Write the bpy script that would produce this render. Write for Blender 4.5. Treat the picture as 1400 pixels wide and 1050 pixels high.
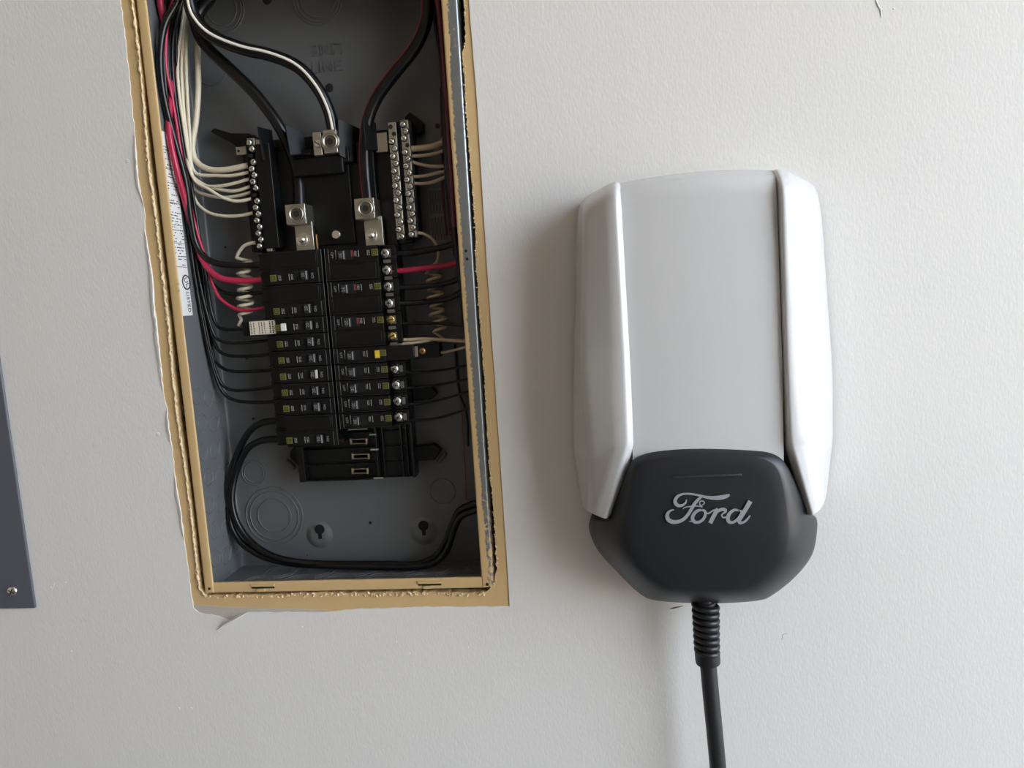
import bpy, bmesh, math, random
from mathutils import Vector, Matrix
random.seed(7)
R = math.radians
SC = bpy.context.scene
COL = SC.collection
for o in list(bpy.data.objects):
    bpy.data.objects.remove(o)

# ------------------------------------------------------------------ camera
F, D, Z0 = 1000.0, 0.81, 1.42            # focal length in px of 1400, distance to the wall, height of the eye
_h = Vector((-9200.0, 457.865, F)); _v = Vector((526.0, 8385.0, F))
CX = (-_h).normalized(); CD = _v.normalized(); CY = CX.cross(CD).normalized()
CD = CY.cross(CX).normalized()
if CY.z < 0: CY = -CY; CD = -CD
if CD.y < 0: CD = -CD
cam = bpy.data.objects.new('camera', bpy.data.cameras.new('camera'))
COL.objects.link(cam)
cam.data.sensor_width = 36.0
cam.data.lens = 36.0 * F / 1400.0
cam.data.clip_start = 0.02
cr = Vector((CX[0], CY[0], -CD[0])); cu = -Vector((CX[1], CY[1], -CD[1])); cb = -Vector((CX[2], CY[2], -CD[2]))
M = Matrix((cr, cu, cb)).transposed().to_4x4()
M.translation = (0, -D, Z0)
cam.matrix_world = M
SC.camera = cam

# ------------------------------------------------------------------ sky, sun, exposure
SC.view_settings.view_transform = 'Standard'
SC.view_settings.look = 'None'
SC.view_settings.gamma = 1.0
SC.view_settings.use_curve_mapping = False
SC.view_settings.exposure = 2.25
wd = bpy.data.worlds.new('sky'); SC.world = wd; wd.use_nodes = True
wn = wd.node_tree.nodes; wl = wd.node_tree.links
bg = wn['Background']
sky = wn.new('ShaderNodeTexSky')
sky.sky_type = 'NISHITA'; sky.sun_disc = False
sky.sun_elevation = R(42); sky.sun_rotation = R(-70); sky.air_density = 1.0; sky.dust_density = 2.0
hz = wn.new('ShaderNodeHueSaturation'); hz.inputs['Saturation'].default_value = 0.52   # bright hazy sky
wl.new(sky.outputs[0], hz.inputs['Color']); wl.new(hz.outputs[0], bg.inputs[0])
bg.inputs[1].default_value = 0.42
sun = bpy.data.objects.new('sun', bpy.data.lights.new('sun', 'SUN')); COL.objects.link(sun)
sun.data.energy = 4.6; sun.data.angle = R(0.6); sun.data.color = (1.0, 0.88, 0.70)
sun.rotation_euler = Vector((0.62, -0.30, -0.72)).to_track_quat('-Z', 'Y').to_euler()
# portal in the garage door opening (guides the sampling of the sky only)
DOORX, DY0, DY1, DZ = 1.90, -0.10, -2.35, 3.05
pt = bpy.data.objects.new('door_portal', bpy.data.lights.new('door_portal', 'AREA')); COL.objects.link(pt)
pt.data.shape = 'RECTANGLE'; pt.data.size = DZ; pt.data.size_y = abs(DY1 - DY0)
pt.location = (DOORX + 0.02, (DY0 + DY1) / 2, DZ / 2)
pt.rotation_euler = (0, R(90), 0)
pt.data.cycles.is_portal = True

# ------------------------------------------------------------------ helpers
def ray(px, py):
    r = Vector((px - 700.0, py - 525.0, F))
    return Vector((r.dot(CX), r.dot(CY), -r.dot(CD)))
def W(px, py, d=0.0):
    """point of the plane y = d (d > 0: inside the wall) seen at this place of the photograph"""
    r = ray(px, py); t = (D + d) / r.y
    return Vector((r.x * t, d, Z0 + r.z * t))
def WX(px, py, c):
    r = ray(px, py); t = c / r.x
    return Vector((c, r.y * t - D, Z0 + r.z * t))
def WZ(px, py, c):
    r = ray(px, py); t = (c - Z0) / r.z
    return Vector((r.x * t, r.y * t - D, c))

def lin(c):
    return tuple((x / 255 / 12.92) if x / 255 <= 0.04045 else ((x / 255 + 0.055) / 1.055) ** 2.4 for x in c) + (1.0,)
MATS = {}
def mat(name, rgb, rough=0.5, metal=0.0, bump=None, coat=0.0, var=None, spec=0.5, coatr=0.05):
    m = bpy.data.materials.new(name); m.use_nodes = True
    n = m.node_tree.nodes; l = m.node_tree.links; b = n['Principled BSDF']
    b.inputs['Base Color'].default_value = lin(rgb)
    b.inputs['Roughness'].default_value = rough
    b.inputs['Metallic'].default_value = metal
    b.inputs['Specular IOR Level'].default_value = spec
    b.inputs['Coat Weight'].default_value = coat
    b.inputs['Coat Roughness'].default_value = coatr
    tc = n.new('ShaderNodeTexCoord')
    if bump:
        for k, (sc, st, dist) in enumerate(bump):
            nt = n.new('ShaderNodeTexNoise'); nt.inputs['Scale'].default_value = sc; nt.inputs['Detail'].default_value = 3
            l.new(tc.outputs['Object'], nt.inputs['Vector'])
            bp = n.new('ShaderNodeBump'); bp.inputs['Strength'].default_value = st; bp.inputs['Distance'].default_value = dist
            l.new(nt.outputs['Fac'], bp.inputs['Height'])
            if k: l.new(prev.outputs[0], bp.inputs['Normal'])
            prev = bp
        l.new(prev.outputs[0], b.inputs['Normal'])
    if var:
        rgb2, sc, lo, hi = var
        nt = n.new('ShaderNodeTexNoise'); nt.inputs['Scale'].default_value = sc; nt.inputs['Detail'].default_value = 5
        l.new(tc.outputs['Object'], nt.inputs['Vector'])
        cr_ = n.new('ShaderNodeValToRGB'); cr_.color_ramp.elements[0].position = lo; cr_.color_ramp.elements[1].position = hi
        cr_.color_ramp.elements[0].color = lin(rgb); cr_.color_ramp.elements[1].color = lin(rgb2)
        l.new(nt.outputs['Fac'], cr_.inputs[0]); l.new(cr_.outputs[0], b.inputs['Base Color'])
    MATS[name] = m
    return m

class MB:
    """collects verts and faces (world coordinates unless a thing says otherwise)"""
    def __init__(s): s.v = []; s.f = []; s.m = []; s.mi = 0
    def add(s, vs, fs):
        b = len(s.v); s.v += [Vector(v) for v in vs]
        s.f += [[i + b for i in f] for f in fs]; s.m += [s.mi] * len(fs)
        return s
    def box(s, lo, hi, mx=None):
        x0, y0, z0 = lo; x1, y1, z1 = hi
        vs = [Vector(p) for p in ((x0,y0,z0),(x1,y0,z0),(x1,y1,z0),(x0,y1,z0),(x0,y0,z1),(x1,y0,z1),(x1,y1,z1),(x0,y1,z1))]
        if mx: vs = [mx @ v for v in vs]
        return s.add(vs, [(3,2,1,0),(4,5,6,7),(0,1,5,4),(1,2,6,5),(2,3,7,6),(3,0,4,7)])
    def cyl(s, a, b, r, n=16, r2=None, caps=True):
        a = Vector(a); b = Vector(b); r2 = r if r2 is None else r2
        q = (b - a).to_track_quat('Z', 'Y'); vs = []
        for p, rr in ((a, r), (b, r2)):
            for k in range(n):
                t = 2 * math.pi * k / n
                vs.append(p + q @ Vector((rr * math.cos(t), rr * math.sin(t), 0)))
        fs = [(k, (k + 1) % n, n + (k + 1) % n, n + k) for k in range(n)]
        if caps: fs += [tuple(range(n - 1, -1, -1)), tuple(range(n, 2 * n))]
        return s.add(vs, fs)
    def lathe(s, c, axis, prof, n=20):
        """prof: (radius, height along axis)"""
        q = Vector(axis).to_track_quat('Z', 'Y'); vs = []; fs = []
        for (r, h_) in prof:
            for k in range(n):
                t = 2 * math.pi * k / n
                vs.append(Vector(c) + q @ Vector((r * math.cos(t), r * math.sin(t), h_)))
        for i in range(len(prof) - 1):
            for k in range(n):
                fs.append((i*n+k, i*n+(k+1)%n, (i+1)*n+(k+1)%n, (i+1)*n+k))
        fs.append(tuple(range(n-1, -1, -1))); fs.append(tuple((len(prof)-1)*n + k for k in range(n)))
        return s.add(vs, fs)
    def torus(s, c, axis, rad, r, n=28, m=6):
        q = Vector(axis).to_track_quat('Z', 'Y'); vs = []; fs = []
        for i in range(n):
            t = 2*math.pi*i/n
            for j in range(m):
                u = 2*math.pi*j/m
                vs.append(Vector(c) + q @ Vector(((rad + r*math.cos(u))*math.cos(t), (rad + r*math.cos(u))*math.sin(t), r*math.sin(u))))
        for i in range(n):
            for j in range(m):
                fs.append((i*m+j, ((i+1)%n)*m+j, ((i+1)%n)*m+(j+1)%m, i*m+(j+1)%m))
        return s.add(vs, fs)
    def tube(s, pts, r, n=8, caps=True):
        pts = [Vector(p) for p in pts]; N = len(pts)
        rr = r if isinstance(r, (list, tuple)) else [r] * N
        T = []
        for i in range(N):
            T.append((pts[min(i+1, N-1)] - pts[max(i-1, 0)]).normalized())
        nrm = T[0].orthogonal().normalized(); vs = []
        for i in range(N):
            nrm = (nrm - T[i] * nrm.dot(T[i])).normalized(); bi = T[i].cross(nrm)
            for k in range(n):
                t = 2*math.pi*k/n
                vs.append(pts[i] + (nrm*math.cos(t) + bi*math.sin(t)) * rr[i])
        fs = [(i*n+k, i*n+(k+1)%n, (i+1)*n+(k+1)%n, (i+1)*n+k) for i in range(N-1) for k in range(n)]
        if caps: fs += [tuple(range(n-1,-1,-1)), tuple((N-1)*n+k for k in range(n))]
        return s.add(vs, fs)
    def grid(s, rows, close=False):
        m = len(rows[0]); vs = [p for r in rows for p in r]; fs = []
        for i in range(len(rows)-1):
            for j in range(m if close else m-1):
                fs.append((i*m+j, i*m+(j+1)%m, (i+1)*m+(j+1)%m, (i+1)*m+j))
        return s.add(vs, fs)
    def prism(s, poly, vec):
        """closed polygon (3-D points) extruded along vec"""
        n = len(poly); vec = Vector(vec); vs = [Vector(p) for p in poly] + [Vector(p) + vec for p in poly]
        return s.add(vs, [tuple(range(n)), tuple(range(2*n-1, n-1, -1))] + [(k, n+k, n+(k+1)%n, (k+1)%n) for k in range(n)])
    def mesh(s, name, mats, smooth=30, org=(0,0,0)):
        me = bpy.data.meshes.new(name); o = Vector(org)
        me.from_pydata([v - o for v in s.v], [], s.f)
        for m in (mats if isinstance(mats, (list, tuple)) else [mats]): me.materials.append(m)
        for p, mi in zip(me.polygons, s.m): p.material_index = mi
        bm = bmesh.new(); bm.from_mesh(me); bmesh.ops.recalc_face_normals(bm, faces=bm.faces)
        if smooth:
            for f in bm.faces: f.smooth = True
            for e in bm.edges:
                e.smooth = not (len(e.link_faces) == 2 and e.calc_face_angle(0) > R(smooth))
        bm.to_mesh(me); bm.free()
        return me

def wloc(o):
    p = Vector((0, 0, 0))
    while o: p += o.location; o = o.parent
    return p
def link(name, data, parent=None, **kw):
    o = bpy.data.objects.new(name, data); COL.objects.link(o)
    if parent: o.parent = parent
    for k, v in kw.items(): o[k] = v
    return o
def obj(name, mb, mats, parent=None, smooth=30, bevel=0, seg=2, org=None, **kw):
    base = wloc(parent)
    og = Vector(org) if org is not None else base
    o = link(name, mb.mesh(name, mats, smooth, og), parent, **kw)
    o.location = og - base
    if bevel:
        md = o.modifiers.new('bevel', 'BEVEL'); md.width = bevel; md.segments = seg; md.limit_method = 'ANGLE'; md.angle_limit = R(40)
        md.harden_normals = False
    return o
def solid(o, th, off):                                # give a sheet its thickness, then mark its sharp edges
    md = o.modifiers.new('s', 'SOLIDIFY'); md.thickness = th; md.offset = off
    dg = bpy.context.evaluated_depsgraph_get(); dg.update()
    me = bpy.data.meshes.new_from_object(o.evaluated_get(dg)); o.modifiers.clear(); o.data = me
    bm = bmesh.new(); bm.from_mesh(me)
    for e in bm.edges: e.smooth = not (len(e.link_faces) == 2 and e.calc_face_angle(0) > R(35))
    bm.to_mesh(me); bm.free()
def thing(name, label, cat, loc, group=None):
    o = link(name, None); o.location = loc; o['label'] = label; o['category'] = cat; o.empty_display_size = 0.02
    if group: o['group'] = group
    return o
def tag(o, label, cat, group=None):
    o['label'] = label; o['category'] = cat
    if group: o['group'] = group
    return o
def struct(name, mb, m, parent=None, **kw):
    o = obj(name, mb, m, parent, **kw)
    if not parent: o['kind'] = 'structure'
    return o
_fonts = {}
def letters(c):                                       # lettering as plain mesh data
    t = bpy.data.objects.new('t', c); COL.objects.link(t)
    dg = bpy.context.evaluated_depsgraph_get(); dg.update()
    me = bpy.data.meshes.new_from_object(t.evaluated_get(dg)); bpy.data.objects.remove(t); return me
def text(name, s, size, m, parent, loc, xdir, ydir, ext=0.0001, kind=None):
    key = (s, size, m.name, ext)
    if key not in _fonts:
        c = bpy.data.curves.new('text', 'FONT'); c.body = s; c.size = size; c.extrude = ext; c.align_x = 'CENTER'; c.align_y = 'CENTER'
        c.materials.append(m); c.resolution_u = 3; _fonts[key] = letters(c)
    o = link(name, _fonts[key], parent)
    x = Vector(xdir).normalized(); y = Vector(ydir).normalized(); z = x.cross(y)
    mx = Matrix((x, y, z)).transposed().to_4x4()
    o.matrix_local = Matrix.Translation(Vector(loc) - wloc(parent)) @ mx
    return o
def smooth_path(pts, k=5):
    pts = [Vector(p) for p in pts]; out = []; N = len(pts)
    for i in range(N - 1):
        p0 = pts[max(i-1, 0)]; p1 = pts[i]; p2 = pts[i+1]; p3 = pts[min(i+2, N-1)]
        d = max((p2 - p1).length, 1e-6)
        m1 = (p2 - p0) * (d / max((p2-p1).length + (p1-p0).length, 1e-6)) if i > 0 else (p2 - p1)
        m2 = (p3 - p1) * (d / max((p3-p2).length + (p2-p1).length, 1e-6)) if i < N - 2 else (p2 - p1)
        for j in range(k):
            t = j / k; a = t*t; b = a*t
            out.append(p1*(2*b-3*a+1) + m1*(b-2*a+t) + p2*(-2*b+3*a) + m2*(b-a))
    out.append(pts[-1]); return out
def smooth_loop(pts, k=4):
    N = len(pts); out = []
    for i in range(N):
        p0, p1, p2, p3 = pts[(i-1)%N], pts[i], pts[(i+1)%N], pts[(i+2)%N]
        for j in range(k):
            t = j/k
            out.append(0.5*((2*p1) + (p2-p0)*t + (2*p0-5*p1+4*p2-p3)*t*t + (3*p1-p0-3*p2+p3)*t*t*t))
    return out
def fillet(pts, r, n=4):
    out = [pts[0]]
    for i in range(1, len(pts)-1):
        p = pts[i]; a = pts[i-1]-p; b = pts[i+1]-p; rr = r[i] if isinstance(r, (list, tuple)) else r
        ra = min(rr, a.length*0.45); rb = min(rr, b.length*0.45)
        A = p + a.normalized()*ra if a.length > 1e-7 else p; B = p + b.normalized()*rb if b.length > 1e-7 else p
        for k in range(n+1):
            t = k/n; out.append(A*(1-t)**2 + p*2*t*(1-t) + B*t*t)
    out.append(pts[-1]); return out
def fill_ring(name, outer, inner, y0, thick, m, parent=None, jitter=0):
    """flat sheet between two closed loops of (x, z), front at y0, thickness going into the wall"""
    bm = bmesh.new(); edges = []
    for loop in (outer, inner):
        vs = [bm.verts.new((p[0], y0, p[1])) for p in loop]
        edges += [bm.edges.new((vs[i], vs[(i+1) % len(vs)])) for i in range(len(vs))]
    g = bmesh.ops.triangle_fill(bm, use_beauty=True, use_dissolve=False, edges=edges)
    faces = [f for f in bm.faces]
    ex = bmesh.ops.extrude_face_region(bm, geom=faces)
    bmesh.ops.translate(bm, verts=[e for e in ex['geom'] if isinstance(e, bmesh.types.BMVert)], vec=(0, thick, 0))
    bmesh.ops.recalc_face_normals(bm, faces=bm.faces)
    me = bpy.data.meshes.new(name); bm.to_mesh(me); bm.free(); me.materials.append(m)
    return link(name, me, parent)

# ------------------------------------------------------------------ materials
def wall_mat():
    m = mat('white_wall_paint', (224, 221, 216), 0.55)
    n = m.node_tree.nodes; l = m.node_tree.links; b = n['Principled BSDF']
    tc = n.new('ShaderNodeTexCoord'); prev = None
    for sc, stretch, st, dist in ((420, 0.4, 0.26, 0.0008), (130, 0.5, 0.09, 0.0018)):
        mp = n.new('ShaderNodeMapping'); mp.inputs['Scale'].default_value = (1, 1, stretch)
        nt = n.new('ShaderNodeTexNoise'); nt.inputs['Scale'].default_value = sc; nt.inputs['Detail'].default_value = 4
        l.new(tc.outputs['Object'], mp.inputs[0]); l.new(mp.outputs[0], nt.inputs['Vector'])
        bp = n.new('ShaderNodeBump'); bp.inputs['Strength'].default_value = st; bp.inputs['Distance'].default_value = dist
        l.new(nt.outputs['Fac'], bp.inputs['Height'])
        if prev: l.new(prev.outputs[0], bp.inputs['Normal'])
        prev = bp
    l.new(prev.outputs[0], b.inputs['Normal'])
    return m
WALL = wall_mat()
ROOM = mat('room_wall_paint', (214, 204, 190), 0.8)
CEIL = mat('ceiling_paint', (216, 206, 192), 0.85)
CONC = mat('garage_concrete', (135, 130, 124), 0.75, var=((115, 111, 106), 6, 0.35, 0.7))
DRIVE = mat('driveway_concrete', (190, 182, 170), 0.85, var=((165, 158, 148), 3, 0.35, 0.7))
TAN = mat('tan_wall_paint', (205, 174, 124), 0.6, bump=[(500, 0.25, 0.001)])
CREAM = mat('cream_plaster', (226, 202, 164), 0.75, bump=[(900, 0.5, 0.001)])
PAPER = mat('grey_torn_paper', (186, 178, 166), 0.9, bump=[(300, 0.4, 0.001)])
DARKGAP = mat('dark_gap', (14, 12, 11), 0.9)
STEEL = mat('grey_enamel_steel', (98, 100, 101), 0.38, 0.0, bump=[(40, 0.06, 0.004)])
COVER = mat('grey_cover_paint', (86, 88, 96), 0.45, bump=[(700, 0.12, 0.0006)])
BLK = mat('black_plastic', (13, 13, 13), 0.3, spec=.35)
BLK2 = mat('black_plastic_matte', (10, 10, 10), 0.45, spec=.3, bump=[(160, 0.15, 0.001)])
BRK = mat('breaker_black', (11, 11, 11), 0.24, spec=.35, bump=[(900, 0.05, 0.0004)])
EDGE = mat('breaker_edge_grey', (54, 54, 53), 0.3)
HAND = mat('breaker_handle_grey', (32, 33, 35), 0.4)
PRINT = mat('pale_print', (146, 146, 143), 0.6)
REDP = mat('red_print', (150, 70, 66), 0.6)
OLIVE = mat('olive_badge', (108, 107, 44), 0.5)
OLIVED = mat('olive_badge_dark', (38, 40, 16), 0.5)
WHITEB = mat('white_button', (226, 226, 222), 0.4)
YELB = mat('yellow_button', (226, 196, 64), 0.4)
ALU = mat('aluminium_lug', (188, 184, 172), 0.38, 1.0, bump=[(600, 0.15, 0.0005)])
ZINC = mat('zinc_screw', (222, 221, 214), 0.24, 1.0)
BRASS = mat('brass_screw', (216, 190, 120), 0.25, 1.0)
COPPER = mat('copper_strip', (196, 150, 104), 0.4, 1.0)
SLOT = mat('screw_slot', (22, 20, 18), 0.6)
TINBUS = mat('tin_plated_bus', (180, 168, 140), 0.35, 1.0)
WBLK = mat('black_insulation', (12, 12, 12), 0.3, spec=.4)
WRED = mat('red_insulation', (168, 34, 66), 0.34)
WDRED = mat('dark_red_insulation', (96, 26, 38), 0.4)
WWHT = mat('cream_insulation', (214, 204, 180), 0.4)
WTAN = mat('tan_insulation', (194, 174, 144), 0.45)
WCOP = mat('bare_copper', (128, 92, 74), 0.5, 0.6)
STRIPE = mat('white_stripe', (232, 226, 212), 0.4)
RSTRIPE = mat('red_stripe', (150, 40, 34), 0.4)
STICK = mat('white_sticker', (222, 220, 216), 0.5)
INK = mat('sticker_ink', (44, 44, 46), 0.6)
GSTICK = mat('grey_label', (118, 116, 110), 0.6)
CSTICK = mat('cream_label', (216, 206, 186), 0.5)
SHELL = mat('gloss_white_shell', (204, 204, 203), 0.24, coat=0.3, coatr=.03)
CBLK = mat('satin_black_cover', (25, 27, 31), 0.42, bump=[(1500, 0.06, 0.0003)])
CBLK2 = mat('satin_black_line', (44, 46, 51), 0.4)
CHROME = mat('brushed_silver_logo', (200, 202, 210), 0.38, 0.75)
RUB = mat('black_rubber', (24, 24, 26), 0.38)
RUB2 = mat('black_cord_rubber', (30, 30, 33), 0.42)

def worn_mat():
    m = mat('worn_flange_steel', (205, 174, 124), 0.55)
    n = m.node_tree.nodes; l = m.node_tree.links; b = n['Principled BSDF']
    tc = n.new('ShaderNodeTexCoord'); sep = n.new('ShaderNodeSeparateXYZ'); l.new(tc.outputs['Object'], sep.inputs[0])
    nt = n.new('ShaderNodeTexNoise'); nt.inputs['Scale'].default_value = 210; nt.inputs['Detail'].default_value = 6; nt.inputs['Roughness'].default_value = 0.7
    l.new(tc.outputs['Object'], nt.inputs['Vector'])
    wide = n.new('ShaderNodeMapRange'); wide.clamp = False; wide.inputs[1].default_value = .3; wide.inputs[2].default_value = .7; wide.inputs[3].default_value = .1; wide.inputs[4].default_value = .9
    l.new(nt.outputs['Fac'], wide.inputs[0])
    # across the flange (object origin is its inner edge; x in metres)
    mx = n.new('ShaderNodeMapRange'); mx.inputs[1].default_value = 0.0010; mx.inputs[2].default_value = 0.0080; mx.inputs[3].default_value = -0.42; mx.inputs[4].default_value = 0.55
    l.new(sep.outputs[0], mx.inputs[0])
    # along the flange: painted again near the bottom and at the very top
    mz = n.new('ShaderNodeMapRange'); mz.inputs[1].default_value = -0.335; mz.inputs[2].default_value = -0.03; mz.inputs[3].default_value = -0.60; mz.inputs[4].default_value = 0.0
    l.new(sep.outputs[2], mz.inputs[0])
    mt = n.new('ShaderNodeMapRange'); mt.inputs[1].default_value = 0.252; mt.inputs[2].default_value = 0.262; mt.inputs[3].default_value = 0.0; mt.inputs[4].default_value = -0.28
    l.new(sep.outputs[2], mt.inputs[0])
    def add(a, c, op='ADD'):
        k = n.new('ShaderNodeMath'); k.operation = op
        l.new(a, k.inputs[0]); l.new(c, k.inputs[1]); return k.outputs[0]
    s = add(add(add(mx.outputs[0], mz.outputs[0]), mt.outputs[0]), wide.outputs[0])
    cr_ = n.new('ShaderNodeValToRGB'); cr_.color_ramp.elements[0].position = 0.50; cr_.color_ramp.elements[1].position = 0.58
    cr_.color_ramp.elements[0].color = (0, 0, 0, 1); cr_.color_ramp.elements[1].color = (1, 1, 1, 1)
    l.new(s, cr_.inputs[0])
    mixc = n.new('ShaderNodeMix'); mixc.data_type = 'RGBA'
    mixc.inputs[6].default_value = lin((205, 174, 124)); mixc.inputs[7].default_value = lin((140, 144, 146))
    l.new(cr_.outputs[0], mixc.inputs[0]); l.new(mixc.outputs[2], b.inputs['Base Color'])
    mm = n.new('ShaderNodeMath'); mm.operation = 'MULTIPLY'; mm.inputs[1].default_value = 0.75
    l.new(cr_.outputs[0], mm.inputs[0]); l.new(mm.outputs[0], b.inputs['Metallic'])
    mr = n.new('ShaderNodeMapRange'); mr.inputs[3].default_value = 0.6; mr.inputs[4].default_value = 0.36
    l.new(cr_.outputs[0], mr.inputs[0]); l.new(mr.outputs[0], b.inputs['Roughness'])
    return m
WORN = worn_mat()

# ------------------------------------------------------------------ the room
xz = lambda px, py, d=0: (lambda p: (p.x, p.z))(W(px, py, d))
random.seed(3)
def rag(pts, amp, step=0.006):
    """subdivide a px polyline into world (x, z) points with a ragged offset"""
    P = [Vector(xz(*p)) for p in pts]; out = []
    for a, b in zip(P, P[1:]):
        n = max(1, int((b - a).length / step)); t = (b - a).normalized(); nr = Vector((-t.y, t.x))
        for k in range(n):
            out.append(tuple(a.lerp(b, k / n) + nr * random.uniform(-amp, amp)))
    out.append(tuple(P[-1])); return out
HL = [(159,-45),(165,0),(174,80),(182,160),(185,200),(187,222),(189,250),(197,284),(198,313),(203,343),(208,378),(211,420),(216,462),(223,534),(228,558),(234,608),(239,647),(247,700),(252,740),(259,794),(264,831)]
HB = [(264,831),(272,838),(288,840),(300,843),(314,848),(325,841),(339,837),(380,837),(420,837),(446,837),(480,833),(583,829.5),(697,829)]
HR = [(697,829),(690,720),(676,513),(664,335),(652,140),(641,0),(638,-45)]
hole = rag(HL, 0.0007) [:-1] + rag(HB, 0.0006)[:-1] + rag(HR, 0.0002, 0.02)
XL, XR, YB, ZC = -3.6, DOORX, -5.0, 3.25
wall = fill_ring('wall_front', [(XL, 0), (XR, 0), (XR, ZC), (XL, ZC)], hole, 0.0, 0.0011, WALL)
wall['kind'] = 'structure'
CL = [(175,-45),(181,0),(188,56),(194,112),(198,160),(203,222),(212,284),(217,328),(222,370),(226,405),(231,447),(236,509),(243,573),(250,618),(256,657),(261,700),(266,740),(270,779),(273,805),(281,814)]
CB = [(281,814),(300,814),(330,814),(368,814),(425,811),(500,811),(569,810),(640,811),(664,810),(675,800)]
CR = [(675,800),(679,780),(677,740),(673,680),(671,666),(666,591),(662,517),(658,468),(654,413),(650,357),(650,326),(647,288),(644,244),(640,196),(636,140),(632,75),(633,65),(636,58),(634,0),(632,-45)]
crack = rag(CL, 0.0006, 0.004)[:-1] + rag(CB, 0.0008, 0.004)[:-1] + rag(CR, 0.0008, 0.003)
big = [(-0.56, Z0-0.42), (-0.05, Z0-0.42), (-0.05, Z0+0.47), (-0.56, Z0+0.47)]
tanp = fill_ring('painted_drywall', big, crack, 0.0012, 0.0125, TAN, wall)
tanp['label'] = 'old tan paint strip left bare around the panel'
# torn grey paper under the paint at the lower left
m = MB()
tp = [W(*p, 0.0010) for p in ((262,826),(300,829),(360,831),(418,832.5),(446,834),(446,839),(380,839),(339,839),(325,843),(314,850),(300,845),(286,842),(270,840))]
m.prism(tp, (0, 0.0006, 0))
obj('torn_paper', m, PAPER, wall, smooth=0, label='grey torn drywall paper at the lower left corner')
# peeled flap
m = MB()
A_, B_, C_ = W(339,837,0), W(314,847,0), W(297,861,-0.0)
rows = []
for i in range(7):
    t = i / 6; a = A_.lerp(C_, t); b = A_.lerp(B_, min(1, t*1.25)) if t < .8 else B_.lerp(C_, (t-.8)/.2)
    l1 = math.sin(math.pi*min(1, t*1.0)) * 0.006
    rows.append([a + Vector((0, -0.0006, 0)), a.lerp(b, .5) + Vector((0, -0.001-l1*0.8, 0)), b + Vector((0, -0.001-l1*1.3, 0))])
m.grid(rows)
fl = obj('paint_flap', m, WALL, wall, smooth=60); solid(fl, .0007, -1)
# curled edges of the white paint on the left
for seg in ([(184,180),(187,222),(189,250),(197,284)], [(198,313),(203,343),(208,378),(211,420),(216,462),(223,534)], [(228,558),(234,608)], [(239,647),(247,700),(252,740)]):
    m = MB(); pts = rag(seg, 0.0006, 0.005); rows = []
    for i, p in enumerate(pts):
        e = math.sin(math.pi * i / (len(pts)-1)) ** 0.5; wv = 0.0045*e*random.uniform(.6, 1.15)
        b = Vector((p[0], 0, p[1]))
        rows.append([b + Vector((-wv, -0.0003, 0)), b + Vector((-wv*.45, -0.0016*e, 0)), b + Vector((0.0006*e, -0.0015*e-0.0003, 0)), b + Vector((0.0009*e, -0.0008*e, 0))])
    m.grid(rows)
    pe = obj('paint_peel', m, WALL, wall, smooth=60); solid(pe, .0004, -1)
# ragged plaster bead along the left and bottom joints, crumbs along the right
m = MB()
def bead(pts, r, step, jit, off=(0,0,0)):
    P = [Vector((p[0], -0.0002, p[1])) + Vector(off) for p in rag(pts, jit, step)]
    m.tube(P, [r * random.uniform(.3, 1.65) for _ in P], 6)
bead(CL, 0.00125, 0.0024, 0.0009, (-0.0004, 0, 0))
obj('plaster_bead', m, CREAM, wall, smooth=80)
m = MB()
for (pts, n, r0, r1, sx) in ((CB, 150, .0004, .0016, 0), (CR, 330, .0003, .0010, 0.0008), (CL, 160, .0004, .0012, -0.001)):
    P = rag(pts, 0.0010, 0.001)
    for k in range(n):
        p = random.choice(P); r = random.uniform(r0, r1)
        c = Vector((p[0] + sx + random.uniform(-.0006, .0006), random.uniform(-.0008, .0008), p[1] + (random.uniform(-.003, 0) if pts is CB else 0)))
        q = Matrix.Translation(c) @ Matrix.Rotation(random.uniform(0, 6), 4, 'Y') @ Matrix.Rotation(random.uniform(0, 1), 4, 'X')
        m.box((-r, -r*.5, -r*.7), (r, r*.5, r*.7), q)
obj('paint_crumbs', m, CREAM, wall, smooth=0, kind='stuff')
# dark strip behind the joint
rg = [(-0.4757, Z0+.452), (-0.4757, Z0-0.3346), (-0.1272, Z0-0.3346), (-0.1272, Z0+.452)]
bgx = [(-0.505, Z0+.47), (-0.505, Z0-.37), (-0.10, Z0-.37), (-0.10, Z0+.47)]
gp = fill_ring('joint_gap', bgx, rg, 0.0142, 0.002, DARKGAP, wall)
# small marks on the wall
m = MB()
for (px, py, r) in ((174,220,4.5),(216,594,4),(1222,12,1.6),(668,271,1.2),(695,290,1),(715,800,1),(70,803,1.2),(90,796,1),(98,890,1),(413,857,1.4),(542,877,1.2),(245,968,1.2),(262,968,1.2),(640,885,1),(560,893,1.2)):
    c = W(px, py, 0); r *= 0.0008
    m.lathe(c + Vector((0, 0.0004, 0)), (0, -1, 0), [(r, 0), (r*.8, .0006 if r < .002 else .0004), (r*.35, .0009 if r < .002 else .0005)], 10)
m.tube([W(*p, 0.0001) for p in ((1197,0),(1200,8),(1204,14),(1205,24))], [.0008,.001,.0012,.0006], 6)
m.tube([W(*p, 0.0001) for p in ((71,806),(73,801),(75,797))], [.0003,.0006,.0003], 6)
obj('paint_blobs', m, WALL, wall, smooth=60, kind='stuff')
m = MB(); m.tube(smooth_path([W(*p, -0.0001) for p in ((916,832.5),(922,831),(934,828.5))], 3), [.0003,.0006,.0009,.0010,.0009,.0006,.0003], 6)
m.tube(smooth_path([W(*p, 0.0001) for p in ((1069,875),(1070,868),(1076,866))], 3), .0003, 5)
obj('scuff_mark', m, mat('scuff_grey', (120, 116, 112), .8), wall, smooth=60, label='short dark scuff on the white paint')
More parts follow.
